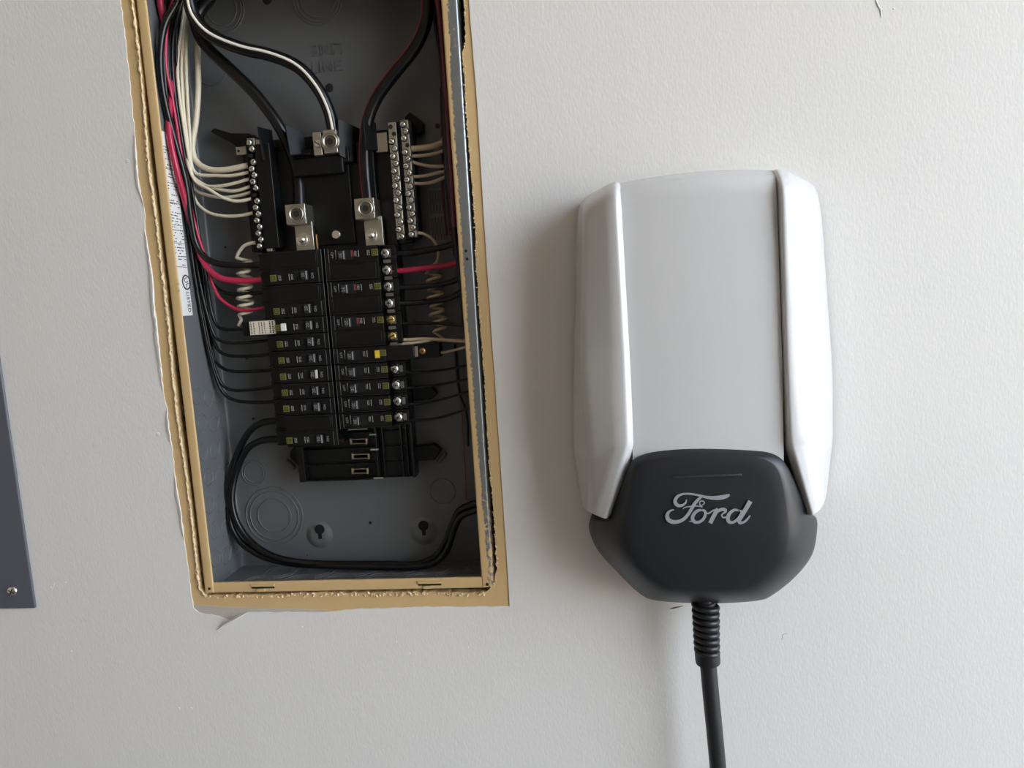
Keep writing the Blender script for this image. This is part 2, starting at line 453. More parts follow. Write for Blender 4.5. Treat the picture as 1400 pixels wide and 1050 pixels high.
# rest of the garage
m = MB(); m.box((XL, YB, -0.1), (XR, 0.3, 0)); struct('floor', m, CONC)
m = MB(); m.box((XL-.1, YB-.1, ZC), (XR+.35, 0.3, ZC+0.15)); struct('ceiling', m, CEIL)
m = MB(); m.box((XL-0.1, YB, 0), (XL, 0.3, ZC)); struct('wall_left', m, ROOM)
m = MB(); m.box((XL, YB-0.1, 0), (XR, YB, ZC)); struct('wall_back', m, ROOM)
m = MB(); m.box((DOORX, DY0, 0), (DOORX+0.12, 0.3, ZC)); m.box((DOORX, YB, 0), (DOORX+0.12, DY1, ZC)); m.box((DOORX, DY1, DZ), (DOORX+0.12, DY0, ZC))
struct('wall_right', m, ROOM)
m = MB(); m.box((XR, -40, -0.12), (60, 40, -0.02)); struct('ground', m, DRIVE)

# ------------------------------------------------------------------ the panel box set into the wall
BX0, BX1, BZ0, BZ1, BD = -0.4740, -0.1290, Z0-0.3330, Z0+0.440, 0.0862
LX0, LX1, LZ = -0.4694, -0.1382, Z0-0.3228            # inner edges of the flange
boxt = thing('electrical_panel_box', 'open grey steel electrical panel box recessed in the white wall', 'electrical box', ((BX0+BX1)/2, BD, BZ0))
m = MB()
prof = []                                             # one folded sheet: left wall, back, right wall, with rounded corners
pl = fillet([Vector((BX0, 0.0014, 0)), Vector((BX0, BD, 0)), Vector((BX1, BD, 0)), Vector((BX1, 0.0024, 0))], 0.006, 4)
pq = []                                               # extra points keep the flat sheet flat next to the corners
for i, p in enumerate(pl):
    if i and (p - pl[i-1]).length > .02:
        u = (p - pl[i-1]).normalized() * .0012; pq += [pl[i-1] + u, p - u]
    pq.append(p)
m.grid([[Vector((p.x, p.y, z)) for p in pq] for z in (BZ0, BZ1)])
sh = obj('shell', m, STEEL, boxt, smooth=50); solid(sh, 0.0014, 1)
m = MB(); m.box((BX0, 0.004, BZ0-0.0014), (BX1, BD, BZ0)); obj('bottom_wall', m, STEEL, boxt)
m = MB(); m.box((BX0, 0.004, BZ1), (BX1, BD, BZ1+0.0014)); obj('top_wall', m, STEEL, boxt)
# flanges
def flange(name, prof, axis, a, b, mt, org=None, lean=0, **kw):
    m = MB(); pf = fillet([Vector(p) for p in prof], 0.0018, 3)
    if axis == 'z': m.grid([[Vector((p.x + (k*lean if p.x - pf[0].x > .008 else 0), p.y, z)) for p in pf] for k, z in enumerate((a, b))])
    else: m.grid([[Vector((x, p.y, p.x)) for p in pf] for x in (a, b)])
    o = obj(name, m, mt, boxt, smooth=50, org=org, **kw)
    solid(o, 0.0012, 0)
    return o
flange('side_flange', [(LX0, 0.0022, 0), (LX0, 0.0008, 0), (-0.4795, 0.0008, 0), (-0.4815, 0.006, 0)], 'z', Z0-0.3342, BZ1, TAN)
flange('side_flange', [(LX1, 0.004, 0), (LX1, 0.0008, 0), (-0.1258, 0.0008, 0), (-0.1236, 0.010, 0)], 'z', Z0-0.3342, BZ1, WORN, org=(LX1, 0, Z0), lean=.0044, label='right flange with tan paint worn through to bare grey metal')
flange('bottom_flange', [(LZ, 0.004, 0), (LZ, 0.0016, 0), (Z0-0.3346, 0.0016, 0), (Z0-0.3358, 0.006, 0)], 'x', LX0-0.0005, LX1+0.0005, TAN)
def dot(px, py, r, mt, d=0.0006, name='screw_hole', h=0.0004, parent=boxt):
    m = MB(); c = W(px, py, d); m.lathe(c + Vector((0, h*1.2, 0)), (0, -1, 0), [(r, 0), (r*.9, h)], 14)
    return obj(name, m, mt, parent, smooth=40)
for px, py, r in ((286,805,.0019),(666,799,.0020),(637,343,.0017),(638.5,354,.0017)): dot(px, py, r, SLOT, -0.0001)  # flat dark discs paint the shade inside the flange holes
for px, py in ((242.5,388),(243.5,397.5)): dot(px, py, .0018, TAN, -0.0004, 'paint_bump', .0012)
for x0, x1, yy in ((344.5,375.5,803.5),(572,603.5,799.5)):
    m = MB(); a = W(x0, yy, 0.0008); b = W(x1, yy-0.3, 0.0008)
    m.box((a.x, 0.0002, a.z-.0010), (b.x, 0.0016, a.z+.0012)); obj('slot', m, SLOT, boxt)
    m = MB(); m.box((a.x+.006, -0.0012, a.z-.0045), (b.x-.012, 0.001, a.z-.0012)); m.box((a.x-.0005, -0.0008, a.z+.0014), (b.x+.0005, 0.001, a.z+.0042))
    obj('tab', m, TAN, boxt, bevel=0.0005)
# knockouts pressed into the back, side and bottom
def ring(c, axis, rad, r=0.0009): 
    m = MB(); m.torus(c, axis, rad, r, 36, 6); obj('knockout', m, STEEL, boxt, smooth=80)
for px, py, rs in ((303,13,(.0185,.0245,.028)),(434,-2,(.0215,.0265,.030)),(289,94,(.0195,)),(347,646,(.0165,.0135)),(375,705,(.0385,.033,.0225)),(605,672,(.0165,))):
    c = W(px, py, BD-0.0002)
    for r in rs: ring(c, (0,1,0), r, 0.0009)
for k in range(7):
    for yy in (0.022, 0.048, 0.071):
        ring((BX0+0.0001, yy + (0.006 if k % 2 else 0), Z0-0.095-0.034*k - 0.006*(yy > .03)), (1,0,0), 0.0105, 0.0008)
for k in range(6):
    for j, yy in enumerate((0.028, 0.060)):
        c = (BX0+0.048+0.052*k+0.016*j, yy, BZ0+0.0001)
        ring(c, (0,0,1), 0.0205, 0.0007); ring(c, (0,0,1), 0.0145, 0.0006)
# bumps of the back; holes and keyholes painted as dark shapes for their shade
for px, py, r in ((450,120,.0052),(365,-1,.006),(308,338,.0016),(337,490,.0018),(346,572.5,.0016),(506,715,.0020),(420,759,.0010),(598,172,.003)):
    dot(px, py, r, SLOT, BD-0.0006, 'mounting_hole')
for px, py in ((467,716),(548,713)): dot(px, py, .0026, STEEL, BD-0.0014, 'bump', .0016)
for px, py in ((437,726),(579,721)):
    c = W(px, py+5, BD); m = MB()
    m.lathe(c, (0,-1,0), [(.0185,0),(.0168,.0005),(.0145,.0020),(.0115,.0034),(.0085,.0040),(.006,.0041)], 24); obj('keyhole_dimple', m, STEEL, boxt, smooth=80)
    c = W(px, py, BD-0.0044); m = MB(); m.cyl(c + Vector((0,-.0002,.002)), c + Vector((0,.001,.002)), .0066, 18)
    m.box((c.x-.0024, c.y-.0004, c.z-.0105), (c.x+.0024, c.y+.001, c.z+.001)); obj('keyhole', m, DARKGAP, boxt)
# pressed lettering: LINE upright below LINE turned over
text('pressed_letters', 'LINE', 0.0188, STEEL, boxt, W(446.5, 91.5, BD-0.0004), (1,0,0), (0,0,1), 0.0010)
text('pressed_letters', 'LINE', 0.0188, STEEL, boxt, W(447, 66.5, BD-0.0004), (-1,0,0), (0,0,-1), 0.0010)
# wiring sticker on the left wall
SX = BX0 + 0.0006
a = WX(248, 432, SX); b = WX(262.5, 432, SX); top = WX(219, 178, SX)
sy0, sy1, sz0, sz1 = a.y, b.y+0.002, a.z, top.z
m = MB(); m.box((SX-.0004, sy0, sz0), (SX, sy1, sz1))
stk = obj('sticker', m, STICK, boxt, label='long white printed sticker on the left inner wall')
m = MB(); rr = random.Random(5); H = sz1 - sz0; Wd = sy1 - sy0
zz = sz0 + H*.245
for k, fr in enumerate((.27, .40, .50, .62, .80)):
    m.box((SX, sy0+.001, sz0+H*fr), (SX+.00015, sy1-.001, sz0+H*fr+.0006))
for cz in range(44):
    z = sz0 + H*.28 + cz*H*.70/44
    if rr.random() < .2: continue
    y = sy0 + Wd*.08
    while y < sy1 - Wd*.12:
        ln = rr.uniform(.0008, .004)
        if rr.random() < .62: m.box((SX, y, z), (SX+.00015, min(y+ln, sy1-.0008), z+.0011))
        y += ln + rr.uniform(.0006, .002)
obj('sticker_print', m, INK, stk, kind='stuff')
ul = WX(254.6, 386, SX)
m = MB(); m.torus((SX+.0001, ul.y, ul.z), (1,0,0), .0082, .0009, 28, 5); obj('listing_ring', m, INK, stk)
text('listing_letters', 'UL', 0.0100, INK, stk, (SX+.0002, ul.y, ul.z), (0,.35,-1), (0,1,.35))
text('listing_letters', 'LISTED', 0.0082, INK, stk, (SX+.0002, ul.y, ul.z-.0235), (0,0,-1), (0,1,0))
# grey label on the back right
a = W(584, 258, BD-.0006); b = W(609, 331, BD-.0006); m = MB(); m.box((a.x, BD-.0007, b.z), (b.x, BD-.0001, a.z))
gl = obj('rating_label', m, GSTICK, boxt, label='grey printed label on the back at the right')
m = MB()
for k in range(11):
    x = a.x + .002 + k*.0018; m.box((x, BD-.0009, b.z+.003), (x+.0007, BD-.0006, (a.z+b.z)/2-.002)); m.box((x, BD-.0009, (a.z+b.z)/2+.002), (x+.0007, BD-.0006, a.z-.003))
obj('label_print', m, INK, gl, kind='stuff')

# ------------------------------------------------------------------ the bus assembly (panel interior)
bus = thing('breaker_mounting_base', 'black plastic mounting base with bus bars behind the two rows of breakers', 'panel interior', W(480, 480, BD))
def wbox(m, px0, py0, px1, py1, d0, d1, ref=None):
    """box whose front face (d0) spans these places of the photograph"""
    a = W(px0, py0, d0); b = W(px1, py1, d0)
    m.box((min(a.x,b.x), d0, min(a.z,b.z)), (max(a.x,b.x), d1, max(a.z,b.z)))
XC = -0.3035                                          # line between the two columns
m = MB()
m.box((-0.365, 0.060, Z0-0.2135), (-0.222, 0.078, Z0+0.19))           # main tray
m.box((-0.395, 0.066, Z0+0.072), (-0.205, 0.078, Z0+0.205))           # wide head under the neutral bars
m.box((-0.368, 0.050, Z0-0.2135), (-0.360, 0.062, Z0+0.06)); m.box((-0.268, 0.050, Z0-0.2135), (-0.2655, 0.062, Z0-0.12))
for x in (-0.2600, -0.2370, -0.2300): m.box((x, 0.054, Z0-0.2125), (x+.0016, 0.062, Z0-0.10))
m.box((-0.2235, 0.050, Z0-0.2125), (-0.2205, 0.064, Z0-0.10))
for k in range(4):
    z = Z0-0.1545-0.01946*k + .0005; m.box((-0.36, 0.050, z-.0008), (-0.272, 0.062, z+.0008)); m.box((-0.2655, 0.0575, z-.0005), (-0.2205, 0.062, z+.0005))
obj('base', m, BLK, bus, bevel=0.0005)
# mounting feet
for nm, pts in (('foot', [(396,617),(402,611),(428,608),(428,640),(410,640),(396,626)]), ('foot', [(566,611),(592,607),(603,616),(594,629),(568,631)]),
                ('foot', [(563,531),(590,529),(597,538),(590,546),(566,549)]), ('foot', [(553,160),(560,153),(578,166),(578,180),(560,184)]),
                ('foot', [(287,180),(292,175),(316,182),(338,182),(350,186),(350,200),(322,200),(318,196)])):
    m = MB(); dd = 0.068
    m.prism([W(x, y, dd) for x, y in pts], (0, 0.012, 0)); obj(nm, m, BLK2, bus, bevel=0.001)
for px, py, ang in ((396.5,634.5,-48),(604.5,625,48)):       # pressed steel ramps beside the lower feet
    c = W(px, py, BD-.002); m = MB()
    m.box((-.0085, -.003, -.0028), (.0085, .0018, .0028), Matrix.Translation(c) @ Matrix.Rotation(R(-ang if ang < 0 else -ang), 4, 'Y') )
    obj('steel_ramp', m, STEEL, bus, bevel=.002)
# head with barriers round the main lugs
m = MB()
m.box((-0.3895, 0.040, Z0+0.075), (-0.3605, 0.068, Z0+0.196)); m.box((-0.2600, 0.050, Z0+0.070), (-0.2400, 0.068, Z0+0.190))
m.box((-0.336, 0.046, Z0+0.168), (-0.268, 0.068, Z0+0.186)); m.box((-0.330, 0.055, Z0+0.075), (-0.272, 0.066, Z0+0.168))
obj('head', m, BLK2, bus, bevel=.001)
def plate(pts, th, mt=BLK2, name='barrier', d=None):
    m = MB(); P = [W(*p) for p in pts]; nrm = (P[1]-P[0]).cross(P[2]-P[0]).normalized() * th
    m.prism(P, nrm); obj(name, m, mt, bus, bevel=.0003)
plate([(353,173,.036),(372,178,.060),(378,236,.060),(360,218,.036)], .0018)
plate([(390,170,.034),(415,181,.052),(420,214,.052),(397,212,.034)], .0018)
plate([(462,162,.040),(492,176,.060),(492,226,.060),(464,212,.040)], .0018)
plate([(497,158,.034),(514,168,.052),(517,206,.052),(500,204,.034)], .0018)
m = MB(); a = W(396.5, 212.5, .034); b = W(424, 214, .034); m.box((a.x, .0335, a.z-.0008), (b.x, .05, a.z+.0008)); obj('shelf', m, BLK, bus, bevel=.0003)
m = MB(); wbox(m, 398, 217, 470, 236, .044, .052); obj('cross_bar', m, BLK2, bus, bevel=.0015)
# screws (two materials: metal + dark slot)
def screw_mesh(name, r, h, mt, kind='slot', n=16):
    m = MB(); m.lathe((0,0,0), (0,-1,0), [(r, 0), (r, h*.3), (r*.93, h*.55), (r*.78, h*.8), (r*.55, h*.94), (r*.3, h)], n)
    m.mi = 1
    if kind == 'slot': m.box((-r*.82, -h*1.04, -r*.11), (r*.82, -h*.9, r*.11))
    elif kind == 'star':
        m.box((-r*.36, -h*1.02, -r*.09), (r*.36, -h*.9, r*.09)); m.box((-r*.09, -h*1.025, -r*.36), (r*.09, -h*.9, r*.36)); m.cyl((0,-h*1.03,0), (0,-h*.9,0), r*.2, 8)
    elif kind == 'hex': m.cyl((0,-h*1.04,0), (0,-h*.9,0), r*.55, 6)
    return m.mesh(name, [mt, SLOT], 55)
m = MB(); m.lathe((0,0,0), (0,-1,0), [(.0034,.0004),(.0034,.0016),(.0031,.0024),(.0024,.0030),(.0012,.0033)], 14)
m.mi = 1; m.lathe((0,0,0), (0,-1,0), [(.0041,0),(.0041,.0004)], 14); m.box((-.0026,-.00335,-.0003),(.0026,-.0024,.0003))  # dark disc paints the shade of the recess round the head
SM_BAR = m.mesh('screw', [ZINC, SLOT], 50)
SM_TERM = screw_mesh('terminal_screw', .0059, .0042, ZINC, 'star', 18)
SM_BRASS = screw_mesh('terminal_screw', .0057, .0030, BRASS, 'slot')
SM_COP = screw_mesh('terminal_screw', .0042, .0030, COPPER, 'star')
SM_BOLT = screw_mesh('bolt', .0062, .0050, ZINC, 'slot')
m = MB(); m.lathe((0,0,0), (0,-1,0), [(.0088,0),(.0088,.0014),(.0078,.0020),(.0066,.0008)], 24); m.mi = 1; m.lathe((0,0,0), (0,-1,0), [(.0068,.0002),(.0066,.0012)], 24)
m.mi = 2; m.cyl((0,-.0011,0), (0,-.00125,0), .0042, 6)
SM_HEX = m.mesh('set_screw', [ALU, mat('dull_steel_socket', (120,112,98), .45, 1.0), SLOT], 40)
SM_SLOT = screw_mesh('screw', .0048, .0016, ZINC, 'slot')
def put(name, me, parent, loc, ang=0, **kw):
    o = link(name, me, parent, **kw); o.location = Vector(loc) - wloc(parent); o.rotation_euler = (0, ang, 0); return o
# neutral bars
def nbar(x0, x1, z0, z1, d, zig, n, skip, name):
    m = MB(); m.box((x0, d, z0), (x1, d+.009, z1)); o = obj(name, m, ALU, bus, bevel=.0006)
    xc = (x0+x1)/2
    for k in range(n):
        z = z1 - .005 - (z1-z0-.008)*k/(n-1); x = xc + (zig if k % 2 else -zig)
        if k in skip:
            mm = MB(); mm.cyl((x, d-.0002, z), (x, d+.0006, z), .0026, 12); obj('screw_hole', mm, SLOT, o)
            continue
        put('screw', SM_BAR, o, (x, d-.0002, z), random.uniform(-.9, .9))
    return o
def barx(px, py, d): return W(px, py, d).x
DB = .040
nbar(W(530,168,DB).x, W(541,168,DB).x, W(550,327,DB).z, W(535,167,DB).z, DB, .0017, 16, (0, 1), 'neutral_bar')
nbar(W(547,165,DB).x, W(558,165,DB).x, W(566,324,DB).z, W(552,164,DB).z, DB, .0016, 17, (3,), 'neutral_bar')
b3 = nbar(W(337,190,DB).x, W(347.5,190,DB).x, W(355,340,DB).z, W(342,189,DB).z, DB, .0013, 17, (2, 8), 'neutral_bar')
m = MB(); z1 = W(352,190,DB).z; x0 = W(348.5,195,DB).x; m.box((x0, DB+.002, z1-.130), (x0+.007, DB+.012, z1)); 
obj('bar_rail', m, ALU, bus, bevel=.0006)
m = MB(); x0 = W(330,200,.05).x; hb = []; hb.append(m); m.box((x0, .050, W(340,345,.05).z), (x0+.012, .068, W(340,192,.05).z)); m = MB(); hb.append(m); x0 = W(558,200,.052).x; m.box((x0, .05, W(568,325,.05).z), (x0+.006, .068, W(560,165,.05).z))
m = MB(); hb.append(m); m.box((W(541,200,.046).x-.002, .047, W(550,327,.046).z), (W(548,200,.046).x+.002, .068, W(540,167,.046).z))
for m in hb: obj('bar_holder', m, BLK2, bus, bevel=.0005)
m = MB(); wbox(m, 322, 201, 337, 211, .044, .052); o = obj('bonding_lug', m, ALU, bus, bevel=.0006); 
mm = MB(); c = W(326, 206.5, .0437); mm.cyl(c, c + Vector((0,.001,0)), .0016, 10); obj('screw_hole', mm, SLOT, o)
m = MB(); wbox(m, 512, 182, 531, 207, .052, .060); obj('bar_link', m, ALU, bus, bevel=.0006)
# lugs
def lug(name, x0, y0, x1, y1, d, dep, kind, cx, cy, **kw):
    m = MB(); wbox(m, x0, y0, x1, y1, d, d+dep); o = obj(name, m, ALU, bus, bevel=.0008, **kw)
    r = .0098 if kind == 'hex' else .0052
    put('set_screw' if kind == 'hex' else 'screw', SM_HEX if kind == 'hex' else SM_SLOT, o, W(cx, cy, d-.0001), .6)
    if kind == 'hex':
        mm = MB(); mm.torus(W(cx, cy, d), (0,1,0), .0100, .0012, 28, 6); obj('socket_rim', mm, ALU, o, smooth=80)
    return o
lug('main_lug', 389, 280, 419, 306, .030, .028, 'hex', 405.5, 292.5)
lug('main_lug', 483.5, 272, 513, 298.5, .030, .028, 'hex', 500, 285)
lug('neutral_lug', 440.5, 178, 462, 208.5, .036, .024, 'hex', 451.5, 193.5)
lug('neutral_lug', 426.5, 181, 441, 212, .038, .022, 'slot', 434.5, 196.5)
for x0, y0, x1, y1, cx, cy in ((402,304,430,342,414.5,328),(497,297,525,335,509,322)):
    m = MB(); wbox(m, x0, y0, x1, y1, .046, .052); o = obj('bus_strap', m, ALU, bus, bevel=.0006)
    mm = MB(); c = W(cx, cy, .046); mm.lathe(c, (0,-1,0), [(.0082,0),(.0082,.0012),(.0062,.0016),(.0062,.004),(.0036,.0046),(.003,.010),(.002,.0105)], 20); obj('bolt', mm, ZINC, o, smooth=20)
m = MB(); wbox(m, 431, 320, 434.5, 341, .047, .052); obj('copper_strip', m, COPPER, bus, bevel=.0004)
m = MB(); c = W(460.5, 321, .044); m.lathe(c, (0,-1,0), [(.0052,0),(.0052,.003),(.0045,.0038)], 16); m.cyl(c, c+Vector((0,.02,0)), .004, 10); obj('bolt', m, ZINC, bus, smooth=40)
# stabs of the empty places
for x0, x1, yy in ((478,503,604.5),(480.5,506,625),(480.5,504.5,645)):
    m = MB(); a = W(x0, yy, .056); b = W(x1, yy-1, .056)
    m.box((a.x, .056, a.z-.0030), (a.x+.0022, .064, a.z+.0042)); m.box((b.x-.0024, .053, a.z-.0030), (b.x, .064, a.z+.0042))
    m.box((a.x, .0565, a.z+.0022), (b.x, .064, a.z+.0036)); m.box((a.x, .0565, a.z-.0030), (b.x, .064, a.z-.0018)); m.box((a.x+.003, .060, a.z-.0018), (b.x-.003, .0605, a.z+.0022))
    obj('bus_stab', m, TINBUS, bus, bevel=.0003)
m = MB()
for x0, x1, y in ((505,514,594.5),(506.5,517,615),(511,523,654)):
    a = W(x0, y, .049); b = W(x1, y-1, .049); m.box((a.x, .0485, a.z-.0007), (b.x, .051, a.z+.0009))
a = W(476, 587.5, .05); b = W(502, 587, .05); m.box((a.x, .05, a.z-.0006), (b.x, .052, a.z+.0006))
obj('rib_tip', m, mat('pale_rib_edge', (150, 146, 136), .3), bus)  # paler colour on the tips of a few ribs

# ------------------------------------------------------------------ breakers
ZB, PIT, FD = Z0 + 0.0597, 0.01946, 0.0262           # first slot, pitch, depth of the breaker fronts
def breaker_parts(kind, side):
    """mesh datas in local metres: +x towards the middle of the panel, y = 0 at the face; side 'L' or 'R'"""
    P = []; q = .001; wd = PIT*.485
    poles = 2 if kind == 'double' else 1
    zlab = 0.0                                        # labelled pole sits at z = 0, the blank pole above it
    zt = wd if poles == 1 else wd + PIT
    m = MB()
    m.box((-32*q, 1.2*q, -wd), (32*q, 34*q, zt)); m.box((-50*q, 15*q, -wd), (-32*q, 34*q, zt))
    # raised rails round the label field
    m.box((-32*q, 0, wd-1.6*q), (29*q, 3*q, wd-.3*q)); m.box((-32*q, .4*q, -wd+.3*q), (29*q, 3*q, -wd+1.5*q))
    m.mi = 1; m.box((26.2*q, .2*q, -wd+.3*q), (27.0*q, 3*q, wd-.3*q)); m.box((31.0*q, .9*q, -wd+.1*q), (31.7*q, 3*q, zt-.1*q)); m.box((-32*q, -.05*q, zt-1.1*q), (29*q, 3*q, zt-.6*q)); m.mi = 0  # grey rails paint in the edge highlights of the translucent rims
    if poles == 2:
        m.box((-29*q, .2*q, wd+1.2*q), (25*q, 3*q, zt-2.6*q)); m.box((-32*q, 0, zt-1.5*q), (30*q, 3*q, zt-.3*q)); m.box((26*q, .1*q, wd), (27.2*q, 3*q, zt-.3*q))
    for k in range(poles):                            # terminal ends with a wire mouth
        zc = k*PIT; m.box((-50*q, 12.6*q, zc+wd-2.6*q), (-33*q, 16*q, zc+wd-.2*q)); m.box((-50*q, 12.6*q, zc-wd+.2*q), (-33*q, 16*q, zc-wd+2.0*q))
    P.append(('body', m.mesh('breaker_body', [BRK, EDGE], 30), .00045, []))
    # badge
    zo = -1.2*q if side == 'L' else -1.2*q
    bm_ = MB(); bm_.box((-32.2*q, -.1*q, zo-3.7*q), (-25.2*q, 2*q, zo+3.7*q)); P.append(('badge', bm_.mesh('badge', OLIVE, 0), 0, [('badge_square', 'b')]))
    sq = MB(); c = -28.7*q
    for a_, b_ in ((2.6, 1.7),):
        sq.box((c-a_*q, -.25*q, zo+b_*q), (c+a_*q, 0, zo+a_*q)); sq.box((c-a_*q, -.25*q, zo-a_*q), (c+a_*q, 0, zo-b_*q)); sq.box((c-a_*q, -.25*q, zo-b_*q), (c-b_*q, 0, zo+b_*q)); sq.box((c+b_*q, -.25*q, zo-b_*q), (c+a_*q, 0, zo+b_*q))
    sq.box((c-.7*q, -.25*q, zo-.7*q), (c+.7*q, 0, zo+.7*q))
    P[-1] = ('badge', P[-1][1], 0, [('badge_square', sq.mesh('badge_square', OLIVED, 0))])
    # printing
    pr = MB(); rr = random.Random(len(kind) * 7 + (side == 'R'))
    def dashes(x, n, ln, th=.9, z0=-3.6, z1=3.2):
        z = z0
        while z < z1:
            l_ = rr.uniform(.5, ln); pr.box((x*q, .9*q, zo+z*q), ((x+th)*q, 1.15*q, zo+min(z+l_, z1)*q)); z += l_ + rr.uniform(.35, .8)
    dashes(-22.6, 6, 1.6, 1.3, -3, 3); dashes(-20.4, 6, 1.3, 1.0, -3, 2.6)
    dashes(-7.0, 5, 1.4, .9, -3, 3.2); dashes(-5.4, 6, 1.6, .9, -3, 3.2)
    pr.box((-9.8*q, .9*q, zo-3.6*q), (-9.0*q, 1.15*q, zo+3.8*q))
    if side == 'R': pr.box((17.2*q, .2*q, zo-5.4*q), (18.0*q, 1.15*q, zo+5.0*q))
    P.append(('printing', pr.mesh('printing', PRINT, 0), 0, []))
    if side == 'R' and kind == 'double':
        rp = MB(); rp.box((-3.4*q, .9*q, zo-3.6*q), (-2.6*q, 1.15*q, zo+3.2*q)); rp.box((-1.4*q, .9*q, zo-3.6*q), (-.6*q, 1.15*q, zo+3*q)); P.append(('red_printing', rp.mesh('red_printing', REDP, 0), 0, []))
    # recess and handle
    rc = MB(); rc.box((-3*q, .95*q, -6*q), (8*q, 1.3*q, 5.2*q)); P.append(('handle_slot', rc.mesh('handle_slot', DARKGAP, 0), 0, []))
    h0, h1 = (6.0, 14.0) if side == 'L' else (5.5, 14.5)
    hm = MB(); hm.prism([(h0*q, 2*q, -5.4*q), ((h0+1)*q, -4*q, -5.0*q), ((h1-1.2)*q, -4.6*q, -5.0*q), (h1*q, 2*q, -5.4*q)], (0, 0, 10*q))
    hs = [('handle_edge', MB().box(((h1-1.1)*q if side == 'L' else (h0+.5)*q, -4.75*q, -4.9*q), ((h1+.1)*q if side == 'L' else (h0+1.7)*q, -3.6*q, 4.5*q)).mesh('handle_edge', PRINT, 0))]
    P.append(('handle', hm.mesh('handle', HAND, 30), .0005, hs))
    return P
def mount(me, name, parent, bevel):
    o = link(name, me, parent)
    if bevel:
        md = o.modifiers.new('bevel', 'BEVEL'); md.width = bevel; md.segments = 2; md.limit_method = 'ANGLE'; md.angle_limit = R(40)
    return o
_bp = {}
def breaker(slot, side, kind, label, amp, group=None, screw=None, extra=None):
    """slot = slot of the labelled pole"""
    key = (kind, side)
    if key not in _bp: _bp[key] = breaker_parts(kind, side)
    clm = _clamp2 if kind == 'double' else _clamp
    t = thing('circuit_breaker', label, 'circuit breaker', (-0.3370 if side == 'L' else -0.2700, FD, ZB - PIT*slot), group)
    if side == 'R': t.rotation_euler = (0, math.pi, 0)
    for nm, me, bv, subs in _bp[key]:
        o = mount(me, nm, t, bv)
        for sn, sm in subs: mount(sm, sn, o, 0)
        if nm == 'handle':
            x = .0098 if side == 'L' else .0105
            c = _txt(amp, .0056, PRINT); to = link('amp_number', c, o); to.matrix_local = Matrix.Translation((x, -.0047, 0)) @ FLAT(90)
    c = _txt('ON' if side == 'L' else 'OFF', .0042, PRINT); to = link('switch_letters', c, t); to.matrix_local = Matrix.Translation((.0192 if side == 'L' else .0222, .0008, -.001)) @ FLAT(90)
    n = 2 if kind == 'double' else 1
    for k in range(n):
        if screw is None or side == 'L': break
        o = link('terminal_screw', screw, t); o.location = (-.0376, .0140, k*PIT + (.0004 if side == 'L' else 0)); o.rotation_euler = (0, random.uniform(-.6, .6), 0)
        cl = mount(clm, 'terminal_clamp', t, 0); cl.location = (-.0384, 0, k*PIT)
    return t
def _txt(s, size, m):
    key = (s, size, m.name, 'c')
    if key not in _fonts:
        c = bpy.data.curves.new('text', 'FONT'); c.body = s; c.size = size; c.extrude = .0001; c.align_x = 'CENTER'; c.align_y = 'CENTER'; c.materials.append(m); c.resolution_u = 2
        _fonts[key] = letters(c)
    return _fonts[key]
def FLAT(a):                                          # text plane facing the room, turned by a degrees
    x = Vector((math.cos(R(a)), 0, math.sin(R(a)))); z = Vector((0, -1, 0)); y = z.cross(x)
    return Matrix((x, y, z)).transposed().to_4x4()
CLAMP = mat('dull_grey_clamp', (98, 97, 93), .45)
_clamp2 = MB().box((-.0052, .0130, -.0048), (.0052, .0150, .0048)).box((-.0052, .0125, .0074), (.0036, .0150, .0112)).mesh('terminal_clamp', CLAMP, 0)
_clamp = MB().box((-.0036, .0135, -.0056), (.0036, .0150, .0056)).box((-.009, .0130, -.0040), (-.0052, .016, .0040))  .mesh('terminal_clamp', CLAMP, 0)
breaker(1, 'L', 'double', 'double black breaker topmost in the left row, fed by thick red wire', '30')
breaker(3, 'L', 'double', 'double black breaker second from the top of the left row, fed by thin red wire', '20')
afl = breaker(4, 'L', 'single', 'black breaker with white test button and cream label in the left row', '20')
LS = ['single black breaker directly below the white-buttoned one in the left row',
      'second single black breaker below the white-buttoned one in the left row',
      'single black breaker with bright painted glint on its handle edge in the left row',
      'single black breaker directly below the bright-handled one in the left row',
      'single black breaker directly above the bottom double breaker in the left row']
for k, l in enumerate(LS):
    t = breaker(5+k, 'L', 'single', l, '20', 'single breakers of the left row')
    if k == 2:
        m = MB(); m.box((.0134, -.005, -.0046), (.0150, -.0010, .0050)); o = link('glint_edge', m.mesh('glint_edge', mat('painted_handle_glint', (210, 206, 196), .25), 0), t)  # pale strip paints the shine of this handle into its colour
bl = breaker(11, 'L', 'double', 'double black breaker at the bottom of the left row, feeding two thick black cables', '50')
breaker(0, 'R', 'double', 'double black breaker topmost in the right row, with red wire on its lower screw', '30', screw=SM_TERM)
breaker(2, 'R', 'double', 'double black breaker second in the right row, above the two brass screws', '30', screw=SM_TERM)
breaker(4, 'R', 'double', 'double black breaker with two brass terminal screws in the right row', '20', screw=SM_BRASS)
afr = breaker(6, 'R', 'single', 'long black breaker with yellow test button in the right row', '20')
RS = ['single black breaker directly below the yellow-buttoned one in the right row', 'second single black breaker below the yellow-buttoned one in the right row',
      'second single black breaker from the bottom of the right row', 'single black breaker at the very bottom of the right row']
for k, l in enumerate(RS): breaker(7+k, 'R', 'single', l, '20', 'single breakers of the right row', screw=SM_TERM)
